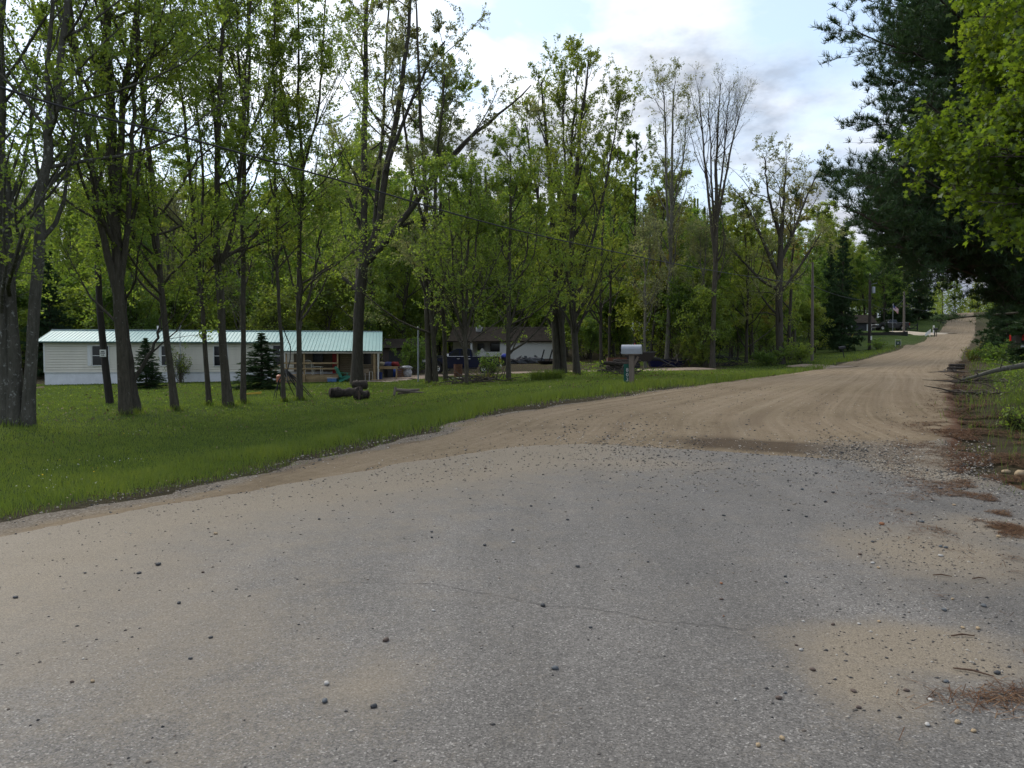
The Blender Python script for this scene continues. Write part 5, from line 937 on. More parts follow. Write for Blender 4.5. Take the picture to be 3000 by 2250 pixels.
# clutter heap right of the porch
cb = G(1150, 1108); HE = lambda px, py: G(px, py)
b = GY(1138, 52.3); t = thing('trash_can', 'black wheeled trash can standing among the clutter right of the porch', 'trash can', b); MB().lathe([(0, 0), (.3, 0), (.36, .8), (0, .8)], 4).build('bin', m_black, t); MB().lathe([(0, .803), (.4, .803), (.38, .86), (0, .9)], 4).build('lid', m_black, t); MB().lathe([(.0, -.03), (.11, -.03), (.11, .03), (0, .03)], 12, (-.2, .34, .11), 'x').build('wheel', m_rub, t)
b = GY(1176, 52.6); t = thing('crate', 'brown slatted wooden crate at the right end of the clutter heap', 'crate', b, .2); m = MB()
for i in range(5): m.box(-.3, -.24, i*.14, .3, .24, i*.14+.115)
m.build('slats', M('crate_wood', (.20, .11, .065), .8), t); MB().box(-.33, -.27, 0, -.27, .27, .72).box(.27, -.27, 0, .33, .27, .72).build('corner_posts', M('crate_wood2', (.14, .08, .05), .8), t)
b = GY(1158, 53.2); tag(MB().blob((0, 0, .35), (.45, .35, .38), 3, 12, .2).build('tarp_bundle', M('blue_tarp', (.015, .07, .38), .5), None, b, smooth=True), 'crumpled bright blue tarp bundle between trash can and crate', 'tarp')
b = GY(1140, 53.8); t = thing('folding_table', 'table heaped with clothes and bags behind the black trash can', 'table', b, .1); MB().box(-.9, -.35, .78, .9, .35, .83).build('tabletop', m_ply, t)
for sx in (-1, 1):
    for sy in (-1, 1): MB().bar((sx*.8, sy*.3, .78), (sx*.8, sy*.3, 0), .04).build('leg', m_steel, t)
b2 = b+np.array([0, 0, .83])
for dx, cc, lb, sd in ((-.5, (.35, .3, .2), 'tan clothes heaped on the left of the cluttered table', 5), (-.05, (.08, .09, .25), 'dark blue clothes heaped in the middle of the cluttered table', 6), (.45, (.25, .03, .03), 'dark red cloth heaped on the right of the cluttered table', 7)):
    tag(MB().blob((0, 0, .12), (.36, .28, .2), sd, 10, .3).build('clothes_heap', M('cloth%d' % sd, cc, .9), None, b2+np.array([dx, 0, 0]), smooth=True), lb, 'clothes', 'clothes on the cluttered table')
b = GY(1190, 52.4); tag(MB().blob((0, 0, .72), (.4, .3, .14), 9, 12, .3).blob((.1, 0, .3), (.34, .28, .36), 10, 10, .2).build('trash_bag', M('bag_mixed', (.4, .4, .42), .6, var=.8, scale=9), None, b, smooth=True), 'pale striped trash bag sagging beside the brown crate', 'bag')
tote(1112, 1112, .34, .3, .5, 'dark blue bucket like tote beside the right porch post', m_blue, m_blue, 50.2)
b = G(1138, 1117); tag(MB().bar((-1.1, 0, .1), (1.0, .1, .06), .28, .04).bar((-.9, .25, .04), (1.1, .2, .04), .2, .04).build('plank_stack', M('plank', (.36, .26, .15), .8), None, b), 'loose pale planks lying on the ground before the clutter heap', 'planks')
b = GY(1104, 49.9); tag(MB().bar((0, 0, .85), (1.4, .1, .85), .05, .18).bar((.1, 0, 0), (.1, 0, .85), .09).bar((1.3, .1, 0), (1.3, .1, .85), .09).build('lumber_rail', m_wood, None, b), 'short lumber rail running right from the end post of the porch', 'railing')
slabc = [G(1085, 1120), G(1120, 1117), G(1165, 1112), G(1190, 1108)]; strip('patio', slabc, 3.0, .05, M('sandy_patio', (.26, .2, .16), .9))
b = G(1225, 1119); t = thing('metal_post', 'thin grey metal post standing alone left of the dark blue pickup', 'post', b); MB().tube([(0, 0, -.3), (.02, 0, 3.3)], .05, 10).build('shaft', m_steel, t); MB().lathe([(0, 3.3), (.06, 3.3), (.06, 3.34), (0, 3.36)], 10).build('cap', m_steel, t)
b = GY(528, 49.2); t = thing('meter_post', 'grey post with an electric meter box standing at the mobile home wall', 'meter post', b); MB().box(-.09, -.05, -.3, .09, .05, 1.9).build('post', m_post, t); MB().box(-.16, -.16, 1.0, .16, -.055, 1.55).build('meter_box', m_steel, t, bevel=.02); MB().tube([(.06, -.09, 1.56), (.06, -.09, 3.6), (.14, -.09, 3.75)], .025, 8).build('conduit', m_steel, t)
b = G(325, 1183); t = thing('utility_post', 'dark leaning pole with a small white number plate before the first window', 'pole', b); MB().tube([(0, 0, -.3), (-.16, 0, 1.2), (-.34, 0, 3.4), (-.40, 0, 6.0), (-.44, 0, 8.6)], [.14, .125, .11, .10, .09], 12).build('shaft', m_pole, t)
sg = MB().box(-.285, -.165, 1.72, -.055, -.15, 1.98).build('number_plate', M('plate_white', (.7, .7, .66), .6, bump=0), t); d_ = MB()
for zz_, xs in ((1.91, (-.22, -.18, -.13)), (1.85, (-.23, -.17, -.12)), (1.78, (-.2, -.14))):
    for x in xs: d_.box(x-.016, -.169, zz_-.022, x+.016, -.1655, zz_+.02)
d_.build('marking', m_black, sg)

# sawn logs, sticks, planters
def log(px, py, L, r, rz, label, r2=None, Yb=None, dz_=0, group=None):
    b = G(px, py) if Yb is None else GY(px, Yb); t = thing('cut_log', label, 'log', b+np.array([0, 0, dz_]), rz, group); g = np.random.default_rng(int(px)); n = 9; x = np.linspace(-L/2, L/2, n); rr = r*(1+.11*g.normal(0, 1, n)); 
    MB().tube(np.c_[x, .03*g.normal(0, 1, n), np.full(n, r*.92)], rr, 14).build('bark', m_log, t, smooth=True)
    for s, k in ((-1, 0), (1, n-1)): MB().lathe([(0, 0), (rr[k]*.9, 0), (rr[k]*.9, .012), (0, .014)], 14, (0, 0, 0), 'x').build('cut_face', m_cut, t, (s*(L/2+.008), 0, r*.92))
    return t
log(1012, 1165, 1.1, .21, .1, 'big rough barked log lying in the lawn before the oak'); log(1060, 1170, .5, .18, 1.0, 'short dark log round lying right of the big log'); log(1054, 1156, .5, .17, .6, 'upper log chunk with a pale split face leaning behind the big log', dz_=.25)
b = G(1195, 1158); tag(MB().tube([(-.5, 0, .2), (0, .1, .16), (.4, .25, .2)], [.06, .07, .04], 7).tube([(-.5, -.1, .0), (-.46, 0, .3)], .05, 6).tube([(-.4, .2, .06), (.2, .1, .12), (.6, .1, .1)], [.05, .045, .02], 6).build('branch_pile', M('grey_deadwood', (.16, .13, .105), .95, var=.5), None, b), 'small pile of grey broken wood in the lawn right of the big log', 'wood')
b = G(838, 1170); g = np.random.default_rng(8); m = MB()
for i in range(11):
    a = g.uniform(-2.6, .4); l = g.uniform(.8, 2.6); m.tube([(0, 0, 1.2), (math.cos(a)*l*.3, .2*g.normal(), .75), (math.cos(a)*l*.55+.1, .3*g.normal(), .05)], [.03, .025, .012], 5)
m.tube([(0, 0, .9), (.18, 0, 1.6), (.2, 0, 2.1), (.0, 0, 2.6), (-.1, 0, 2.9)], .022, 5).tube([(0, 0, .9), (-.2, 0, 1.7), (-.1, 0, 2.3)], .02, 5)
tag(m.build('stick_frame', m_dark, None, b), 'dark tangle of leaning sticks between the two trunks before the porch', 'sticks')
b = G(838, 1156); tag(MB().lathe([(0, 0), (.12, .02), (.13, .3), (.05, .36), (0, .36)], 12).build('feeder', M('feeder_orange', (.42, .13, .06), .5, bump=0), None, b+np.array([-.3, 0, .55])), 'faded orange feeder hanging on the dark stick tangle', 'feeder')
for px, py, lb, cc in ((470, 1134, 'pale split branch scraps lying in the lawn by the mobile home', (.3, .22, .12)), (105, 1140, 'pale board lying in the grass at the left end of the mobile home', (.45, .33, .2)), (735, 1158, 'small yellow toy like object lying in the lawn before the spruce', (.6, .4, .06))):
    b = G(px, py); tag(MB().bar((-.4, 0, .06), (.4, .1, .08), .14, .05).bar((-.2, .1, .05), (.5, -.1, .14), .08).build('wood_scrap', M('scrap%d' % px, cc, .8), None, b), lb, 'debris')

# ------------------------------------------------------------------ pickups
def disc(mb, r, y0, y1, c, k=20): return mb.lathe([(0, y0), (r, y0), (r, y1), (0, y1)], k, c, 'y')
def pickup(loc, rz, label, paint, bedcover=False):
    t = thing('pickup_truck', label, 'pickup truck', loc, rz); W = .99
    def arch(cx, r, n=8): return [(cx+r*math.cos(a), .52+r*math.sin(a)) for a in np.linspace(math.pi, 0, n)]
    low = [(-2.92, .55), (-2.3, .5)]+arch(-1.78, .5)+[(-1.2, .46), (1.25, .44)]+arch(1.85, .5)+[(2.4, .48), (2.82, .42), (2.95, .55), (2.95, .95), (2.86, 1.10), (2.55, 1.19), (1.30, 1.30), (-.80, 1.30), (-.82, 1.34), (-2.95, 1.34)]
    n = len(low); v = []
    for y, ins in ((-W, 0), (-W*.97, 1), (W*.97, 1), (W, 0)):
        for x, z in low: v.append((x, y*(1-.03*sstep(.95, 1.35, z)), z))
    v = []
    rows = [(-W*.93, 1.), (-W, .985), (W, .985), (W*.93, 1.)]
    for yy, sc in rows:
        for x, z in low: k = .0 if abs(yy) > W*.95 else 1; zc = .85; v.append((x*(1. if k else .992), yy, zc+(z-zc)*(1 if k else .96)))
    f = [list(range(n)), [i+3*n for i in range(n)][::-1]]
    for s in range(3): f += [(s*n+i, s*n+(i+1) % n, (s+1)*n+(i+1) % n, (s+1)*n+i) for i in range(n)]
    b = MB().add(v, f); c0 = [(-.86, 1.28), (1.36, 1.28), (.62, 1.80), (.36, 1.90), (-.5, 1.92), (-.72, 1.86)]; nn = len(c0); cv = []
    for sy in (-1, 1):
        for x, z in c0: cv.append((x, sy*(.93-.20*(z-1.28)/.64), z))
    b.add(cv, [list(range(nn)), [i+nn for i in range(nn)][::-1]]+[(i, (i+1) % nn, (i+1) % nn+nn, i+nn) for i in range(nn)]); b.build('body', paint, t, bevel=.025)
    yy = lambda z: .93-.20*(z-1.28)/.64+.006
    for s in (-1, 1):
        for q in ([(.98, 1.34), (.52, 1.78), (.34, 1.83), (.16, 1.83), (.16, 1.34)], [(.06, 1.34), (.06, 1.83), (-.5, 1.84), (-.66, 1.78), (-.66, 1.34)]):
            o = MB().add([(x, s*yy(z), z) for x, z in q], [list(range(len(q)))]).build('side_window', m_glass, t)
        MB().tube([(1.0, s*(yy(1.32)+.004), 1.325), (-.68, s*(yy(1.32)+.004), 1.325)], .012, 5).build('window_trim', m_chrome, t)
        for x in (.22, -.6): MB().box(x-.1, min(s*.99, s*1.015), 1.13, x+.1, max(s*.99, s*1.015), 1.165).build('door_handle', m_chrome, t)
        MB().box(.93, min(s*1.0, s*1.2), 1.34, 1.07, max(s*1.0, s*1.2), 1.53).build('side_mirror', m_chrome if s else paint, t, bevel=.03); MB().box(2.52, min(s*.62, s*.965), .90, 2.955, max(s*.62, s*.965), 1.07).build('headlight', M('headlight', (.55, .57, .6), .15, bump=0), t, bevel=.02)
        MB().box(-2.975, min(s*.74, s*.985), .92, -2.9, max(s*.74, s*.985), 1.26).build('taillight', M('taillight', (.35, .015, .015), .25, bump=0), t); MB().box(-1.15, min(s*.97, s*1.06), .36, 1.2, max(s*.97, s*1.06), .42).build('running_board', m_black, t)
        for x in (1.85, -1.78):
            w_ = thing('wheel', None, None, (x, s*.86, .405)); w_.parent = t
            MB().lathe([(.24, -.13), (.37, -.13), (.4, -.09), (.4, .09), (.37, .13), (.24, .13)], 24, (0, 0, 0), 'y').build('tyre', m_rub, w_); r_ = MB().lathe([(.2, .115*s), (.25, .12*s), (.25, .09*s), (.2, .09*s)], 20, (0, 0, 0), 'y'); disc(r_, .06, .08*s, .125*s, (0, 0, 0))
            for k in range(6): a = k*math.pi/3; r_.bar((.04*math.cos(a), .105*s, .04*math.sin(a)), (.23*math.cos(a), .11*s, .23*math.sin(a)), .065, .03, (0, 1, 0))
            r_.build('rim', m_chrome, w_); disc(MB(), .245, -.05, .05, (0, 0, 0)).build('brake_drum', m_black, w_)
    MB().add([(1.30, -.86, 1.325), (1.30, .86, 1.325), (.67, .74, 1.785), (.67, -.74, 1.785)], [(0, 1, 2, 3)]).build('windshield', m_glass, t, (.035, 0, .02)); MB().add([(-.868, -.8, 1.36), (-.868, .8, 1.36), (-.745, .72, 1.82), (-.745, -.72, 1.82)], [(0, 1, 2, 3)]).build('rear_window', m_glass, t)
    MB().box(2.945, -.6, .72, 2.975, .6, 1.0).build('grille', m_black, t); MB().box(2.86, -.93, .42, 3.05, .93, .60).build('front_bumper', M('bumper_grey', (.12, .12, .13), .4), t, bevel=.03); MB().box(-3.08, -.92, .5, -2.93, .92, .68).build('rear_bumper', m_chrome, t, bevel=.03); MB().box(-2.972, -.7, .78, -2.955, .7, 1.3).build('tailgate', paint, t)
    if bedcover: MB().box(-2.9, -.9, 1.343, -.9, .9, 1.38).build('bed_cover', M('cover_pale', (.35, .36, .38), .3, bump=0), t)
    return t
pa = G(1256, 1098); pb = G(1452, 1096); c = (pa+pb)/2; m_navy = M('navy_paint', (.0035, .006, .028), .2, .0, bump=0, var=.05, spec=.28)
TK = pickup(np.array([c[0]-.05, c[1]+1., g1(c[0], c[1]+1.)+.04]), math.pi+.02, 'dark navy blue pickup parked side on in the dirt driveway', m_navy)
tk2 = pickup(GY(2606, 134)+np.array([0, 0, .02]), math.pi, 'black pickup parked behind the dark retaining wall uphill', m_black, True)
tk3 = pickup(GY(3160, 40)+np.array([0, 0, .02]), -.25, 'black pickup with a red taillight cut off by the right edge of the photo', m_black)
def sedan(loc, rz, label, paint):
    t = thing('parked_car', label, 'car', loc, rz); lo = [(-2.2, .4), (-1.75, .35), (1.75, .35), (2.2, .42), (2.25, .7), (1.2, .95), (-1.9, 1.02), (-2.25, .8)]; hi = [(-1.75, .98), (1.25, .95), (.45, 1.40), (-.9, 1.42)]
    b = MB().prism(lo, -.86, .86); v = [(x, s*(.82-.18*(z-.95)/.45), z) for s in (-1, 1) for x, z in hi]; b.add(v, [(0, 1, 2, 3), (7, 6, 5, 4), (0, 1, 5, 4), (1, 2, 6, 5), (2, 3, 7, 6), (3, 0, 4, 7)]); b.build('body', paint, t, bevel=.04)
    MB().add([(1.22, -.74, .985), (1.22, .74, .985), (.5, .62, 1.385), (.5, -.62, 1.385)], [(0, 1, 2, 3)]).build('windshield', M('glass_green', (.05, .08, .075), .06, bump=0, spec=.9), t, (.03, 0, .02))
    for s in (-1, 1):
        MB().add([(x, s*(.828-.18*(z-.95)/.45), z) for x, z in ((-1.4, 1.02), (1.0, 1.0), (.4, 1.36), (-.85, 1.37))], [(0, 1, 2, 3)]).build('side_window', m_glass, t)
        for x in (1.35, -1.35): w_ = thing('wheel', None, None, (x, s*.78, .32)); w_.parent = t; MB().lathe([(.2, -.1), (.32, -.1), (.32, .1), (.2, .1)], 18, (0, 0, 0), 'y').build('tyre', m_rub, w_); disc(MB(), .2, -.08, .09, (0, 0, 0)).build('rim', m_chrome, w_)
    return t
sedan(GY(1262, 66), math.pi+.9, 'dark car with a greenish windshield parked behind the navy pickup', m_black)

# ------------------------------------------------------------------ white house behind the driveway
YH = 88; hb = GY(1318, YH); he = GY(1628, YH-1.5); t = thing('white_house', 'low white clapboard house with a mossy brown shingle roof behind the pickup', 'house', np.array([hb[0], hb[1], .82])); rot_to(t, hb, he); HL = float(np.linalg.norm((he-hb)[:2])); hx = lambda px: (px-1318)/(1628-1318)*HL
x1 = hx(1466); w_ = MB(); clap(w_, x1, HL, 0, .55, 2.75, .16, .02); w_.box(x1+.02, .034, .55, HL-.02, 7, 2.75); clap(w_, 0, x1, 1.9, .45, 2.75, .16, .02); w_.box(.02, 1.934, .45, x1, 7, 2.75); w_.add([(0, 1.9, 2.75), (0, 7, 2.75), (0, 3.6, 4.3)], [(0, 1, 2)]); w_.add([(HL, 0, 2.75), (HL, 7, 2.75), (HL, 3.6, 4.3)], [(0, 1, 2)]); w_.build('wall', m_white, t)
MB().box(x1+.05, .05, -.6, HL-.05, 6.9, .548).box(.05, 1.95, -.6, x1, 6.9, .448).build('foundation', M('old_foundation', (.16, .12, .10), .95), t)
r_ = MB(); r_.add([(-.3, -.35, 2.62), (HL+.35, -.35, 2.62), (HL+.35, 3.6, 4.42), (-.3, 3.6, 4.42), (-.3, 7.4, 2.6), (HL+.35, 7.4, 2.6)], [(0, 1, 2, 3), (3, 2, 5, 4)]); r_.add([(-.3, -.35, 2.5), (HL+.35, -.35, 2.5), (HL+.35, -.35, 2.62), (-.3, -.35, 2.62)], [(0, 1, 2, 3)]); r_.build('roof', m_shing, t)
MB().box(hx(1383)-.12, -.25, 0, hx(1383)+.12, -.05, 2.5).build('porch_post', m_white, t); MB().box(hx(1400), -.02, .4, x1, .08, 1.35).build('porch_wall', m_white, t)
for p0, p1 in ((1392, 1412), (1432, 1464)): window(t, hx(p0), hx(p1), 1.45, 2.35, 1.86, m_dark if p0 > 1420 else m_white, 0)
MB().box(hx(1350), 1.85, .5, hx(1368), 1.89, 2.4).build('door', m_white, t); MB().box(.0, -.2, .25, x1, 1.86, .4).build('porch_floor', m_ply, t)
g_ = MB(); g_.add([(hx(1385), 2.2, 3.5), (hx(1402), 2.2, 3.5), (hx(1402), 2.2, 4.5), (hx(1396), 2.2, 4.6)], [(0, 1, 2, 3)]); g_.box(hx(1386), 2.2, 3.4, hx(1402), 3.4, 4.4); g_.build('dormer', m_white, t)
MB().lathe([(0, -.02), (.3, -.02), (.3, .02), (0, .02)], 4, (hx(1414), -.03, 1.5), 'y').build('notice', m_white2, t)
for px, py, lb, s in ((1530, 1068, 'black heap of plastic and boards before the white house siding', 1), (1570, 1066, 'mixed scrap heap with pale pieces before the white house siding', 2)):
    b = GY(px, 80); g = np.random.default_rng(s); m = MB()
    for k in range(12): p = (g.uniform(-1.3, 1.3), g.uniform(-.4, .4), g.uniform(.1, .5)); m.bar(p, (p[0]+g.uniform(-1, 1), p[1]+.2, p[2]+g.uniform(-.2, .5)), g.uniform(.1, .35), .06)
    m.blob((0, 0, .2), (1.2, .5, .45), s, 10, .35); tag(m.build('scrap_heap', M('scrap_mix%d' % s, (.05, .055, .065), .7, var=.9, scale=3), None, b), lb, 'scrap heap')
for px, lb in ((1582, 'left of two dark leaning stakes before the white house'), (1606, 'right of two dark leaning stakes before the white house')):
    b = GY(px, 79); tag(MB().bar((0, 0, -.1), (.45, 0, 1.5), .14).build('stake', m_dark, None, b), lb, 'stake', 'leaning stakes by the white house')
b = GY(1600, 77); tag(MB().lathe([(0, 0), (.75, .05), (.95, .35), (.88, .35), (.7, .12), (0, .1)], 16).build('wheelbarrow_tub', m_black, None, b), 'black overturned tub in the grass before the leaning stakes', 'tub')
b = GY(1478, 76); t = thing('trash_can', 'dark trash can with a blue bag on top beside the pickup tailgate', 'trash can', b); MB().lathe([(0, 0), (.28, 0), (.34, .85), (0, .85)], 12).build('bin', m_black, t); MB().blob((0, 0, .95), (.32, .3, .28), 4, 10, .2).build('bag', M('bag_blue', (.05, .08, .45), .5, bump=0), t, smooth=True)
b = G(1342, 1105); t = thing('burn_barrel', 'rusty open steel barrel in front of the navy pickup', 'barrel', b); MB().lathe([(0, 0), (.29, 0), (.29, .28), (.305, .3), (.29, .32), (.29, .58), (.305, .6), (.29, .62), (.29, .88), (.27, .88), (.27, .1), (0, .1)], 18).build('drum', m_rust, t)
b = G(1345, 1110); tag(MB().box(-1., -.2, .02, .7, .1, .07).box(-.4, .15, .02, 1.1, .35, .07).build('board', M('board_pale', (.4, .4, .33), .8), None, b), 'pale boards lying on the grass below the rusty barrel', 'boards')
# building with a white roof deep in the wood, and outbuildings
b = GY(1815, 112); t = thing('shed', 'long white roofed building half hidden deep in the wood behind the mailbox', 'building', b+np.array([0, 0, 0])); MB().box(0, 0, -.5, 10, 6, 3.6).build('wall', M('shed_wall', (.10, .12, .09), .9), t); MB().add([(-.4, -.5, 3.5), (10.4, -.5, 3.5), (10.4, 3, 5.0), (-.4, 3, 5.0), (-.4, 6.5, 3.5), (10.4, 6.5, 3.5)], [(0, 1, 2, 3), (3, 2, 5, 4)]).build('roof', M('white_roof', (.75, .76, .78), .4), t); window(t, 2, 3, 1.2, 2.2, 0, m_white, 1)
b = GY(1122, 62); t = thing('shed', 'dark weathered shed in the shade behind the clutter right of the porch', 'shed', b); MB().box(0, 0, -.3, 3.4, 3, 2.2).build('wall', M('shed_brown', (.055, .042, .034), .9), t); MB().add([(-.3, -.4, 2.15), (3.7, -.4, 2.15), (3.7, 3.3, 3.0), (-.3, 3.3, 3.0)], [(0, 1, 2, 3)]).build('roof', m_shing, t); MB().box(.5, -.03, 0, 1.4, -.005, 1.9).build('door', m_dark, t)
# dump cart, firewood, dark boat, twisted brush
b = GY(1868, 57)
t = thing('dump_cart', 'black dump cart with a long tow bar behind the mailbox post', 'cart', b+np.array([0, 0, 0])); k = MB(); k.add([(-.8, -.5, .62), (.9, -.5, .62), (.9, .5, .62), (-.8, .5, .62), (-1.25, -.62, 1.32), (1.3, -.62, 1.32), (1.3, .62, 1.32), (-1.25, .62, 1.32)], [(0, 1, 2, 3), (0, 1, 5, 4), (1, 2, 6, 5), (2, 3, 7, 6), (3, 0, 4, 7)]); k.build('tub', m_black, t); MB().box(-1.27, -.64, 1.322, 1.32, -.6, 1.35).box(-1.27, .6, 1.322, 1.32, .64, 1.35).build('rim_edge', M('edge_grey', (.16, .16, .17), .5), t)
MB().tube([(.9, 0, .9), (1.6, 0, .85), (2.2, 0, .5), (2.9, 0, .2)], .06, 6).tube([(.9, .2, .7), (1.6, .1, .72), (2.2, 0, .5)], .05, 6).build('tow_bar', m_black, t)
for s in (-1, 1): MB().lathe([(0, -.08), (.3, -.08), (.3, .08), (0, .08)], 14, (-.2, s*.6, .3), 'y').build('wheel', m_rub, t)
b = GY(1948, 62); t = thing('boat', 'low dark blue flat topped boat shell lying in the clearing between two trunks', 'boat', b); MB().add([(-1.2, -.5, 0), (1.3, -.5, 0), (1.3, .5, 0), (-1.2, .5, 0), (-1.5, -.7, .55), (1.7, -.7, .7), (1.7, .7, .7), (-1.5, .7, .55)], [(0, 1, 2, 3), (0, 1, 5, 4), (1, 2, 6, 5), (2, 3, 7, 6), (3, 0, 4, 7), (4, 5, 6, 7)]).build('hull', M('hull_blue', (.008, .01, .06), .5), t); MB().box(-1.5, -.72, .56, 1.7, -.705, .66).build('gunwale', m_black, t)
t0 = GY(1814, 44); lg = np.random.default_rng(21); k = 0
for i in range(7):
    o = log(1814+i, 1090, lg.uniform(1.1, 1.9), lg.uniform(.07, .14), lg.uniform(-.5, .5), ['lowest long grey firewood log in the pile by the mailbox', 'crooked firewood log at the pile bottom by the mailbox', 'thick short firewood log on the right of the mailbox pile', 'dark firewood log in the middle of the mailbox pile', 'pale stripped firewood log lying across the mailbox pile', 'thin firewood log slanting off the mailbox pile', 'topmost firewood log of the pile by the mailbox'][i], dz_=0)
    o.location = t0+np.array([lg.uniform(-.5, .5), lg.uniform(-.4, .4), .03+i*.11]); o.rotation_euler = (lg.uniform(-.1, .1), lg.uniform(-.18, .18), lg.uniform(-.4, .4)); o['group'] = 'firewood pile by the mailbox'
b = G(1795, 1096); t = thing('wagon', 'reddish brown wooden wagon box behind the firewood pile', 'cart', GY(1830, 55)+np.array([0, 0, 0])); MB().box(-1.3, -.4, .35, .1, .4, .95).build('box', M('wagon_brown', (.09, .04, .022), .9), t); MB().lathe([(0, -.05), (.25, -.05), (.25, .05), (0, .05)], 12, (-.8, -.5, .25), 'y').build('wheel', m_rub, t)
def brush(px, py, W_, H_, n, label, mat, seed, Yb=None):
    b = G(px, py) if Yb is None else GY(px, Yb); g = np.random.default_rng(seed); m = MB()
    for k in range(n):
        p = np.array([g.uniform(-W_/2, W_/2), g.normal(0, .4), g.uniform(.0, H_*.6)]); d = np.array([g.normal(0, 1), g.normal(0, .4 if H_ > .3 else .9), g.normal(.1, .25) if H_ > .3 else g.normal(.02, .06)]); d = d/np.linalg.norm(d)*g.uniform(.5, 1.4); m.tube([p, p+d*.5+g.normal(0, .05, 3), p+d], [.03, .022, .01], 5)
    return tag(m.build('brush_pile', mat, None, b), label, 'brush pile')
brush(1985, 1074, 2.4, 1.0, 50, 'pile of pale and dark cut brush left of the yellow bush', M('brush_grey', (.13, .105, .085), .9, var=.5), 61); brush(2125, 1072, 2.6, 1.5, 55, 'dark arched heap of dead branches right of the vase shaped tree', m_dark, 62); brush(1400, 1124, 2.8, .5, 60, 'low heap of twigs and branches in the lawn below the pickup bed', M('brush_brown', (.07, .055, .042), .9, var=.5), 63); brush(1820, 1100, 1.6, .5, 30, 'low weedy brush heaped against the firewood by the mailbox', M('brush_brown', (.07, .055, .042)), 64)

# ------------------------------------------------------------------ mailbox with its number board
def text_mesh(s, size, name, mat, parent, loc, rot, ext=.002):
    cu = bpy.data.curves.new(name, 'FONT'); cu.body = s; cu.size = size; cu.extrude = ext; cu.align_x = 'CENTER'; cu.align_y = 'CENTER'; o = bpy.data.objects.new('tmp', cu); COL.objects.link(o); me = bpy.data.meshes.new_from_object(o.evaluated_get(bpy.context.evaluated_depsgraph_get())); bpy.data.objects.remove(o)
    q = bpy.data.objects.new(name, me); COL.objects.link(q); me.materials.append(mat); q.parent = parent; q.location = loc; q.rotation_euler = rot; return q
MBX = G(1851, 1126); YM = MBX[1]; u = YM/F
t = thing('mailbox', 'silver metal mailbox on a weathered wooden post at the road edge', 'mailbox', MBX, -.30)
PT = (1126-1040)*u; MB().box(-.09, -.08, -.3, .07, .08, PT).build('post', m_post, t, bevel=.008)
L = .62; wd = .145; hh_ = .30; pf = [(-wd, 0), (wd, 0), (wd, hh_-wd)]+[(wd*math.cos(a), hh_-wd+wd*math.sin(a)) for a in np.linspace(.15, math.pi-.15, 12)]+[(-wd, hh_-wd)]; z0 = PT+.035
v = [(x, y, z+z0) for x in (-L/2, L/2) for y, z in pf]; n = len(pf); bx = MB().add(v, [list(range(n)), list(range(n, 2*n))]+[(i, (i+1) % n, (i+1) % n+n, i+n) for i in range(n)]).build('box', m_steel, t); bx.location = (-.02, 0, 0)
v = [(x, y*1.03, z*1.02+z0-.004) for x in (L/2+.002, L/2+.022) for y, z in pf]; d_ = MB().add(v, [list(range(n)), list(range(n, 2*n))]+[(i, (i+1) % n, (i+1) % n+n, i+n) for i in range(n)]).build('door', m_steel, t); d_.location = (-.02, 0, 0); MB().box(L/2, -.03, z0+hh_-.03, L/2+.05, .03, z0+hh_+.02).build('latch', m_black, d_)
MB().box(-.27, -.12, PT, .24, .12, PT+.034).build('bracket_board', m_post, t); MB().bar((.02, 0, PT-.42), (.2, 0, PT-.05), .05, .07).build('brace', m_post, t); MB().box(.05, wd+.003, z0+.1, .08, wd+.012, z0+.34).build('flag', m_red, t)
sb = MBX+np.array([-.155, .16, 0]); s_ = thing('address_sign', 'green address board with white upright numbers partly hidden by the mailbox post', 'sign', sb); MB().box(-.085, -.01, .03, .085, .005, .66).build('board', M('sign_green', (.0, .085, .06), .5, bump=0), s_); MB().bar((0, .02, -.25), (0, .02, .62), .03).build('stake', m_steel, s_)
for i, ch in enumerate('803'): text_mesh(ch, .165, 'digit', M('sign_white', (.8, .8, .8), .5, bump=0), s_, (.028, -.0125, .46-i*.155), (R(90), 0, 0))

# ------------------------------------------------------------------ poles, wires and roadside things up the road
def pole(px, py, top_py, w, label, mat, parts=()):
    b = G(px, py); Yb = b[1]; H = (1.6+(1045-top_py)/F*Yb)-b[2]; t = thing('utility_pole', label, 'utility pole', b); r = w/2/F*Yb; MB().tube([(0, 0, -.5), (-.03, 0, H*.5), (-.07, 0, H)], [r*1.1, r, r*.75], 12).build('shaft', mat, t); return t, b, H
t1, b1, H1 = pole(2379, 1058, 770, 8, 'near bare weathered utility pole at the wood edge with one cable', m_pole2); MB().tube([(-.2, 0, H1-2), (.15, 0, H1-2)], .02, 6).build('bracket', m_steel, t1)
t2, b2, H2 = pole(2547, 1026, 806, 8.5, 'dark utility pole with a grey transformer and a white tag uphill', m_pole); MB().lathe([(0, 0), (.16, 0), (.18, .05), (.18, .66), (.14, .72), (0, .74)], 14, (.30, -.1, H2-2.1)).build('transformer', m_steel, t2); MB().bar((0, 0, H2-1.1), (.7, -.1, H2-.95), .03).build('cutout_arm', m_steel, t2); MB().box(.0, -.25, 1.15, .16, -.235, 1.6).build('tag', m_white2, t2); MB().lathe([(0, 0), (.05, 0), (.07, .06), (.03, .14), (0, .14)], 8, (-.07, 0, H2+.003)).build('insulator', m_white2, t2)
t3, b3, H3 = pole(2648, 974, 855, 6, 'farthest weathered utility pole beside the uphill gate', m_pole2); MB().bar((-.6, 0, H3-2.5), (.6, 0, H3-2.5), .08).build('crossarm', m_post, t3)
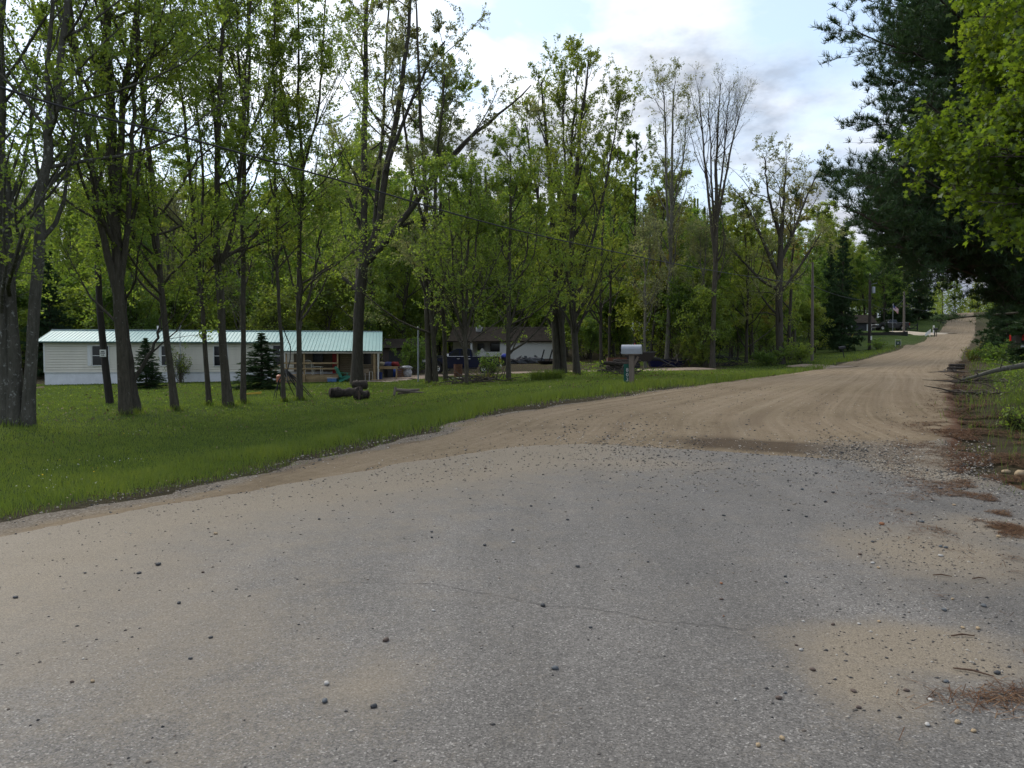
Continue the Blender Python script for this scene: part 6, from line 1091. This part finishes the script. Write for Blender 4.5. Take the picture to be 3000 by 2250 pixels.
def wire(a, b, sag, r, label, name='overhead_cable'):
    a = np.array(a, float); b = np.array(b, float); s = np.linspace(0, 1, 40)[:, None]; p = a*(1-s)+b*s-np.array([0, 0, 1.])*sag*4*s*(1-s); c = p[0].copy(); return tag(MB().tube(p-c, r, 6).build(name, M('cable_black', (.03, .03, .032), .5, bump=0), None, c), label, 'cable')
pw0 = P(0, 255, 14); pw1 = P(2379, 836, b1[1]); pw2 = P(2551, 879, b2[1]); dirn = (pw0-P(1000, 530, 20.8))
mid = np.array([P(0, 255, 11), P(550, 405, 13), P(1000, 530, 16), P(1590, 692, 23), P(2100, 795, 40), pw1]); ext = mid[0]+(mid[0]-mid[1])*2+np.array([0, 0, .6]); pp_ = catmull(np.vstack([ext, mid]), 80)
tag(MB().tube(pp_-pp_[0], .018, 6).build('overhead_cable', M('cable_black', (.03, .03, .032)), None, pp_[0]), 'long black cable sagging across the yard trees to the near pole', 'cable')
wire(pw1, pw2, .35, .02, 'short cable between the near bare pole and the transformer pole'); wire(P(2640, 893, b3[1]), P(2590, 905, b3[1]-12), .5, .025, 'lower cable running left from the farthest pole past the flag'); wire(P(2650, 872, b3[1]), P(2556, 890, b2[1]), 1.2, .025, 'upper cable between the farthest pole and the transformer pole'); wire(P(2652, 893, b3[1]), P(2790, 880, b3[1]+40), 1.6, .025, 'cable running right from the farthest pole along the road')
for pts, lb in (([P(-200, -40, 16), P(500, 60, 22), P(1200, 250, 34), P(2400, 560, 80)], 'thin high service wire crossing behind the yard tree crowns'),):
    pp_ = catmull(np.array(pts), 50); tag(MB().tube(pp_-pp_[0], .006, 5).build('overhead_cable', M('cable_black', (.03, .03, .032)), None, pp_[0]), lb, 'cable')
a = G(2481, 1024); top = P(2500, 976, a[1]); d_ = (top-a); tag(MB().tube([(0, 0, 0), tuple(d_)], .045, 8).build('guy_guard', M('guard_yellow', (.55, .38, .04), .5, bump=0), None, a), 'thin slanted yellow guy wire guard in the grass before the transformer pole', 'guy guard'); wire(top, P(2549, 812, b2[1]), 0, .012, 'guy wire rising from the yellow guard to the transformer pole', 'guy_wire')
b = G(2476, 1053); t = thing('mailbox', 'leaning black mailbox on a thin tilted post left of the dirt road', 'mailbox', b); MB().bar((.0, 0, -.2), (-.28, 0, .95), .06).build('post', m_black, t); q = MB().box(-.3, -.1, .0, .3, .1, .14).tube([(-.3, 0, .14), (.3, 0, .14)], .1, 12).build('box', m_black, t, (-.3, 0, .97)); q.rotation_euler = (0, -.14, 0)
b = G(2631, 1013); t = thing('yard_sign', 'small dark green yard sign in a thin white frame on the sloping lawn', 'sign', b, .1); MB().box(-.30, -.008, .08, .30, .008, .50).build('panel', M('sign_dark', (.01, .035, .03), .6, bump=0), t); MB().box(-.33, -.02, -.1, -.31, .0, .72).box(.31, -.02, -.1, .33, 0, .72).box(-.33, -.02, .7, .33, 0, .72).build('frame', m_white2, t); MB().box(-.12, -.011, .26, .12, -.0085, .30).box(-.09, -.011, .34, .09, -.0085, .37).build('lettering', m_white2, t)
wa = GY(2462, 119); wb_ = GY(2657, 113); t = thing('retaining_wall', 'low dark timber retaining wall before the black pickup uphill', 'wall', (wa+wb_)/2); rot_to(t, wa, wb_); WL = float(np.linalg.norm((wb_-wa)[:2])); m = MB(); zt = 1.6+(1045-972)/F*113-t.location[2]
for i in range(4): m.box(-WL/2, 0, zt-.22*(i+1)-.3*(i == 3), WL/2, .2+.01*(i % 2), zt-.22*i-.012)
m.build('timbers', M('timber_dark', (.03, .027, .024), .9, var=.5, scale=3, stretch=(.2, 1, 1)), t); MB().box(WL/2-.5, -.08, zt-1., WL/2+.02, -.005, zt+.05).build('end_post', m_dark, t)
b = GY(2478, 137); t = thing('small_house', 'small dark sided house with a white door half hidden by trees uphill', 'house', b); zf = 1.6+(1045-975)/F*137-b[2]; MB().box(0, 0, -2, 5.2, 4, zf+1.9).build('wall', M('siding_dark', (.04, .042, .045), .8), t); MB().add([(-.4, -.5, zf+1.8), (5.5, -.5, zf+1.8), (5.5, 2, zf+3.4), (-.4, 2, zf+3.4), (-.4, 4.5, zf+1.8), (5.5, 4.5, zf+1.8)], [(0, 1, 2, 3), (3, 2, 5, 4)]).build('roof', m_shing, t); window(t, 0., .95, zf+.4, zf+1.2, 0, m_white, 1); MB().box(3.7, -.05, zf-.6, 4.6, -.01, zf+1.6).build('door', m_white, t); MB().box(2.9, -.3, zf-.6, 3.6, -.1, zf+.1).build('air_conditioner', M('ac_blue', (.25, .3, .35), .6), t)
b = GY(2613, 128); zf = 1.6+(1045-893)/F*128-b[2]; t = thing('flagpole', 'thin flagpole on the uphill lawn', 'flagpole', b); MB().tube([(0, 0, -.3), (0, 0, zf)], .035, 8).build('shaft', m_steel, t); MB().blob((0, 0, zf+.05), .06, 1, 8, 0).build('finial', m_chrome, t)
nx, nz = 13, 14; v = []; 
for j in range(nz):
    for i in range(nx): x = i/(nx-1)*1.15; v.append((.05+x*.78, .10*math.sin(x*5+j*.15), -j/(nz-1)*.85-.62*x+.05*math.sin(x*6)))
q = grid_quads(nx, nz); mi = [(2 if (k % (nx-1)) < 5 and (k//(nx-1)) < 7 else (0 if (k//(nx-1)) % 2 == 0 else 1)) for k in range(len(q))]
fl = npmesh('flag', v, q, mats=[M('flag_red', (.45, .04, .06), .7, bump=0), M('flag_white', (.75, .74, .74), .7, bump=0), M('flag_blue', (.03, .04, .18), .7, bump=0)], matidx=mi, smooth=True, loc=b+np.array([0, 0, zf-.05])); tag(fl, 'striped flag with a blue corner waving on the uphill flagpole', 'flag')
ga = GY(2652, 146); gb = GY(2686, 146); t = thing('gate', 'dark wooden field gate beside the farthest utility pole', 'gate', ga); rot_to(t, ga, gb); GL = float(np.linalg.norm((gb-ga)[:2])); zz_ = 1.6+(1045-968)/F*146-ga[2]
for z in (1.45, .8, .15): MB().bar((0, 0, zz_+z-.4), (GL, 0, zz_+z-.4), .05, .13).build('rail', m_dark, t)
for x in (0, GL): MB().bar((x, .1, -1), (x, .1, zz_+1.4), .16).build('gatepost', m_dark, t)
MB().bar((GL*.1, -.04, zz_-.2), (GL*.9, -.04, zz_+1.0), .05, .1).build('brace', m_dark, t)
b = GY(2717, 124); t = thing('white_board', 'white slatted board leaning by the uphill driveway', 'board', b); m = MB(); zz_ = 1.6+(1045-980)/F*124-b[2]
for i in range(4): m.add([(-.5, -.02, zz_-.35+i*.13), (.42, -.02, zz_+.25+i*.16), (.42, -.02, zz_+.39+i*.16), (-.5, -.02, zz_-.24+i*.13), (-.5, .03, zz_-.35+i*.13), (.42, .03, zz_+.25+i*.16), (.42, .03, zz_+.39+i*.16), (-.5, .03, zz_-.24+i*.13)], [(0, 1, 2, 3), (4, 5, 6, 7), (0, 1, 5, 4), (2, 3, 7, 6), (0, 3, 7, 4), (1, 2, 6, 5)])
m.build('slats', m_white, t); MB().bar((-.4, .08, -.3), (-.4, .08, zz_+.1), .07).bar((.35, .08, -.3), (.35, .08, zz_+.8), .07).build('posts', m_white, t)
b = GY(2738, 124); zz_ = 1.6+(1045-977)/F*124-b[2]; t = thing('mailbox', 'black mailbox on a dark post at the uphill driveway mouth', 'mailbox', b); MB().bar((-.12, 0, -.3), (-.12, 0, zz_+.55), .12).bar((.15, 0, -.3), (.15, 0, zz_+.55), .1).build('post', m_black, t); MB().box(-.3, -.15, zz_+.553, .35, .15, zz_+.75).tube([(-.3, 0, zz_+.75), (.35, 0, zz_+.75)], .15, 12).build('box', m_black, t)
b = GY(2733, 130); zz_ = 1.6+(1045-966)/F*130-b[2]; t = thing('marker_post', 'white flat marker post behind the black uphill mailbox', 'post', b); MB().box(-.14, -.02, -.3, .14, .02, zz_+.75).build('panel', m_white, t); MB().box(-.08, -.026, zz_+.3, .08, -.0205, zz_+.4).build('marking', m_dark, t)
b = GY(2760, 165); zz_ = 1.6+(1045-952)/F*165-b[2]; t = thing('mailbox', 'distant dark mailbox on a thin post near the road crest', 'mailbox', b); MB().bar((0, 0, -.3), (0, 0, zz_+.4), .08).build('post', m_black, t); MB().box(-.25, -.1, zz_+.403, .25, .1, zz_+.62).build('box', m_black, t)

# ------------------------------------------------------------------ fallen wood on the right bank
b = G(2818, 1122); e = P(3040, 1072, b[1]+2.); d_ = e-b; g = np.random.default_rng(31); s = np.linspace(0, 1, 10)[:, None]; pth = d_*s+np.array([0, 0, .10])+np.cumsum(g.normal(0, .03, (10, 3)), 0)*np.array([1, 1, .5]); t = thing('fallen_limb', 'long bare fallen limb lying across the grass on the right bank', 'branch', b); MB().tube(pth, np.linspace(.045, .13, 10), 9).build('limb', BK['pale'], t, smooth=True)
for k in range(7): i = g.integers(1, 8); q = pth[i]; dd = np.array([g.normal(-.5, .5), g.normal(0, .5), g.uniform(-.1, .4)])*g.uniform(.6, 1.2); MB().tube([q, q+dd*.5, q+dd+np.array([0, 0, -.05])], [.025, .018, .008], 5).build('twig', BK['pale'], t)
for i, (px, py, L_, r_, lb) in enumerate([(2802, 1082, .75, .085, 'pale barked cut log on top of the small pile at the right road edge'), (2800, 1086, .85, .07, 'grey cut log low in the small pile at the right road edge'), (2788, 1088, .5, .06, 'short reddish cut log at the left of the small roadside pile')]):
    o = log(px, py, L_, r_, .25*i-.2, lb, group='cut logs at the right road edge'); o.location.z += .1*(2-i)*.7
for px, py, sd, lb in ((2800, 1092, 41, 'scatter of sticks beside the small log pile at the right road edge'), (2880, 1120, 42, 'twigs scattered on the right bank below the fallen limb'), (2860, 1155, 43, 'thin sticks scattered on rust needles at the right road edge')):
    brush(px, py, 1.6, .12, 26, lb, M('brush_brown', (.07, .055, .042)), sd)
for px, py, s, lb in ((2947, 1386, .045, 'small tan rock lying at the needle covered right edge'), (2993, 1394, .07, 'pale brown rock at the right edge of the photo')):
    b = G(px, py); tag(MB().blob((0, 0, .4*s), (s*1.3, s, s*.7), px, 12, .15).build('rock', SM['tan'], None, b, smooth=True), lb, 'rock')
g = np.random.default_rng(6)
for i, (px, py, L_, a, lb) in enumerate([(2820, 1899, .13, 0, 'brown twig lying across the sandy patch at right'), (2850, 2010, .17, -.6, 'long thin twig lying on the asphalt near the right needle drift'), (2760, 1715, .12, -.3, 'thin dark twig on the upper sandy patch'), (2868, 1724, .10, .1, 'short twig lying above the rust needle drift'), (2975, 1580, .18, .1, 'bent pale twig at the right edge by the rust needles')]):
    b = G(px, py); dx, dy = math.cos(a)*L_, math.sin(a)*L_; tag(MB().tube([(-dx/2, -dy/2, .008), (0, .008, .014), (dx/2, dy/2, .008)], [.0035, .005, .003], 6).build('twig', M('twig_brown', (.09, .05, .03), .9), None, np.array([b[0], b[1], float(surf(b[:1], b[1:2])[0])])), lb, 'twig', 'twigs on the road edge')
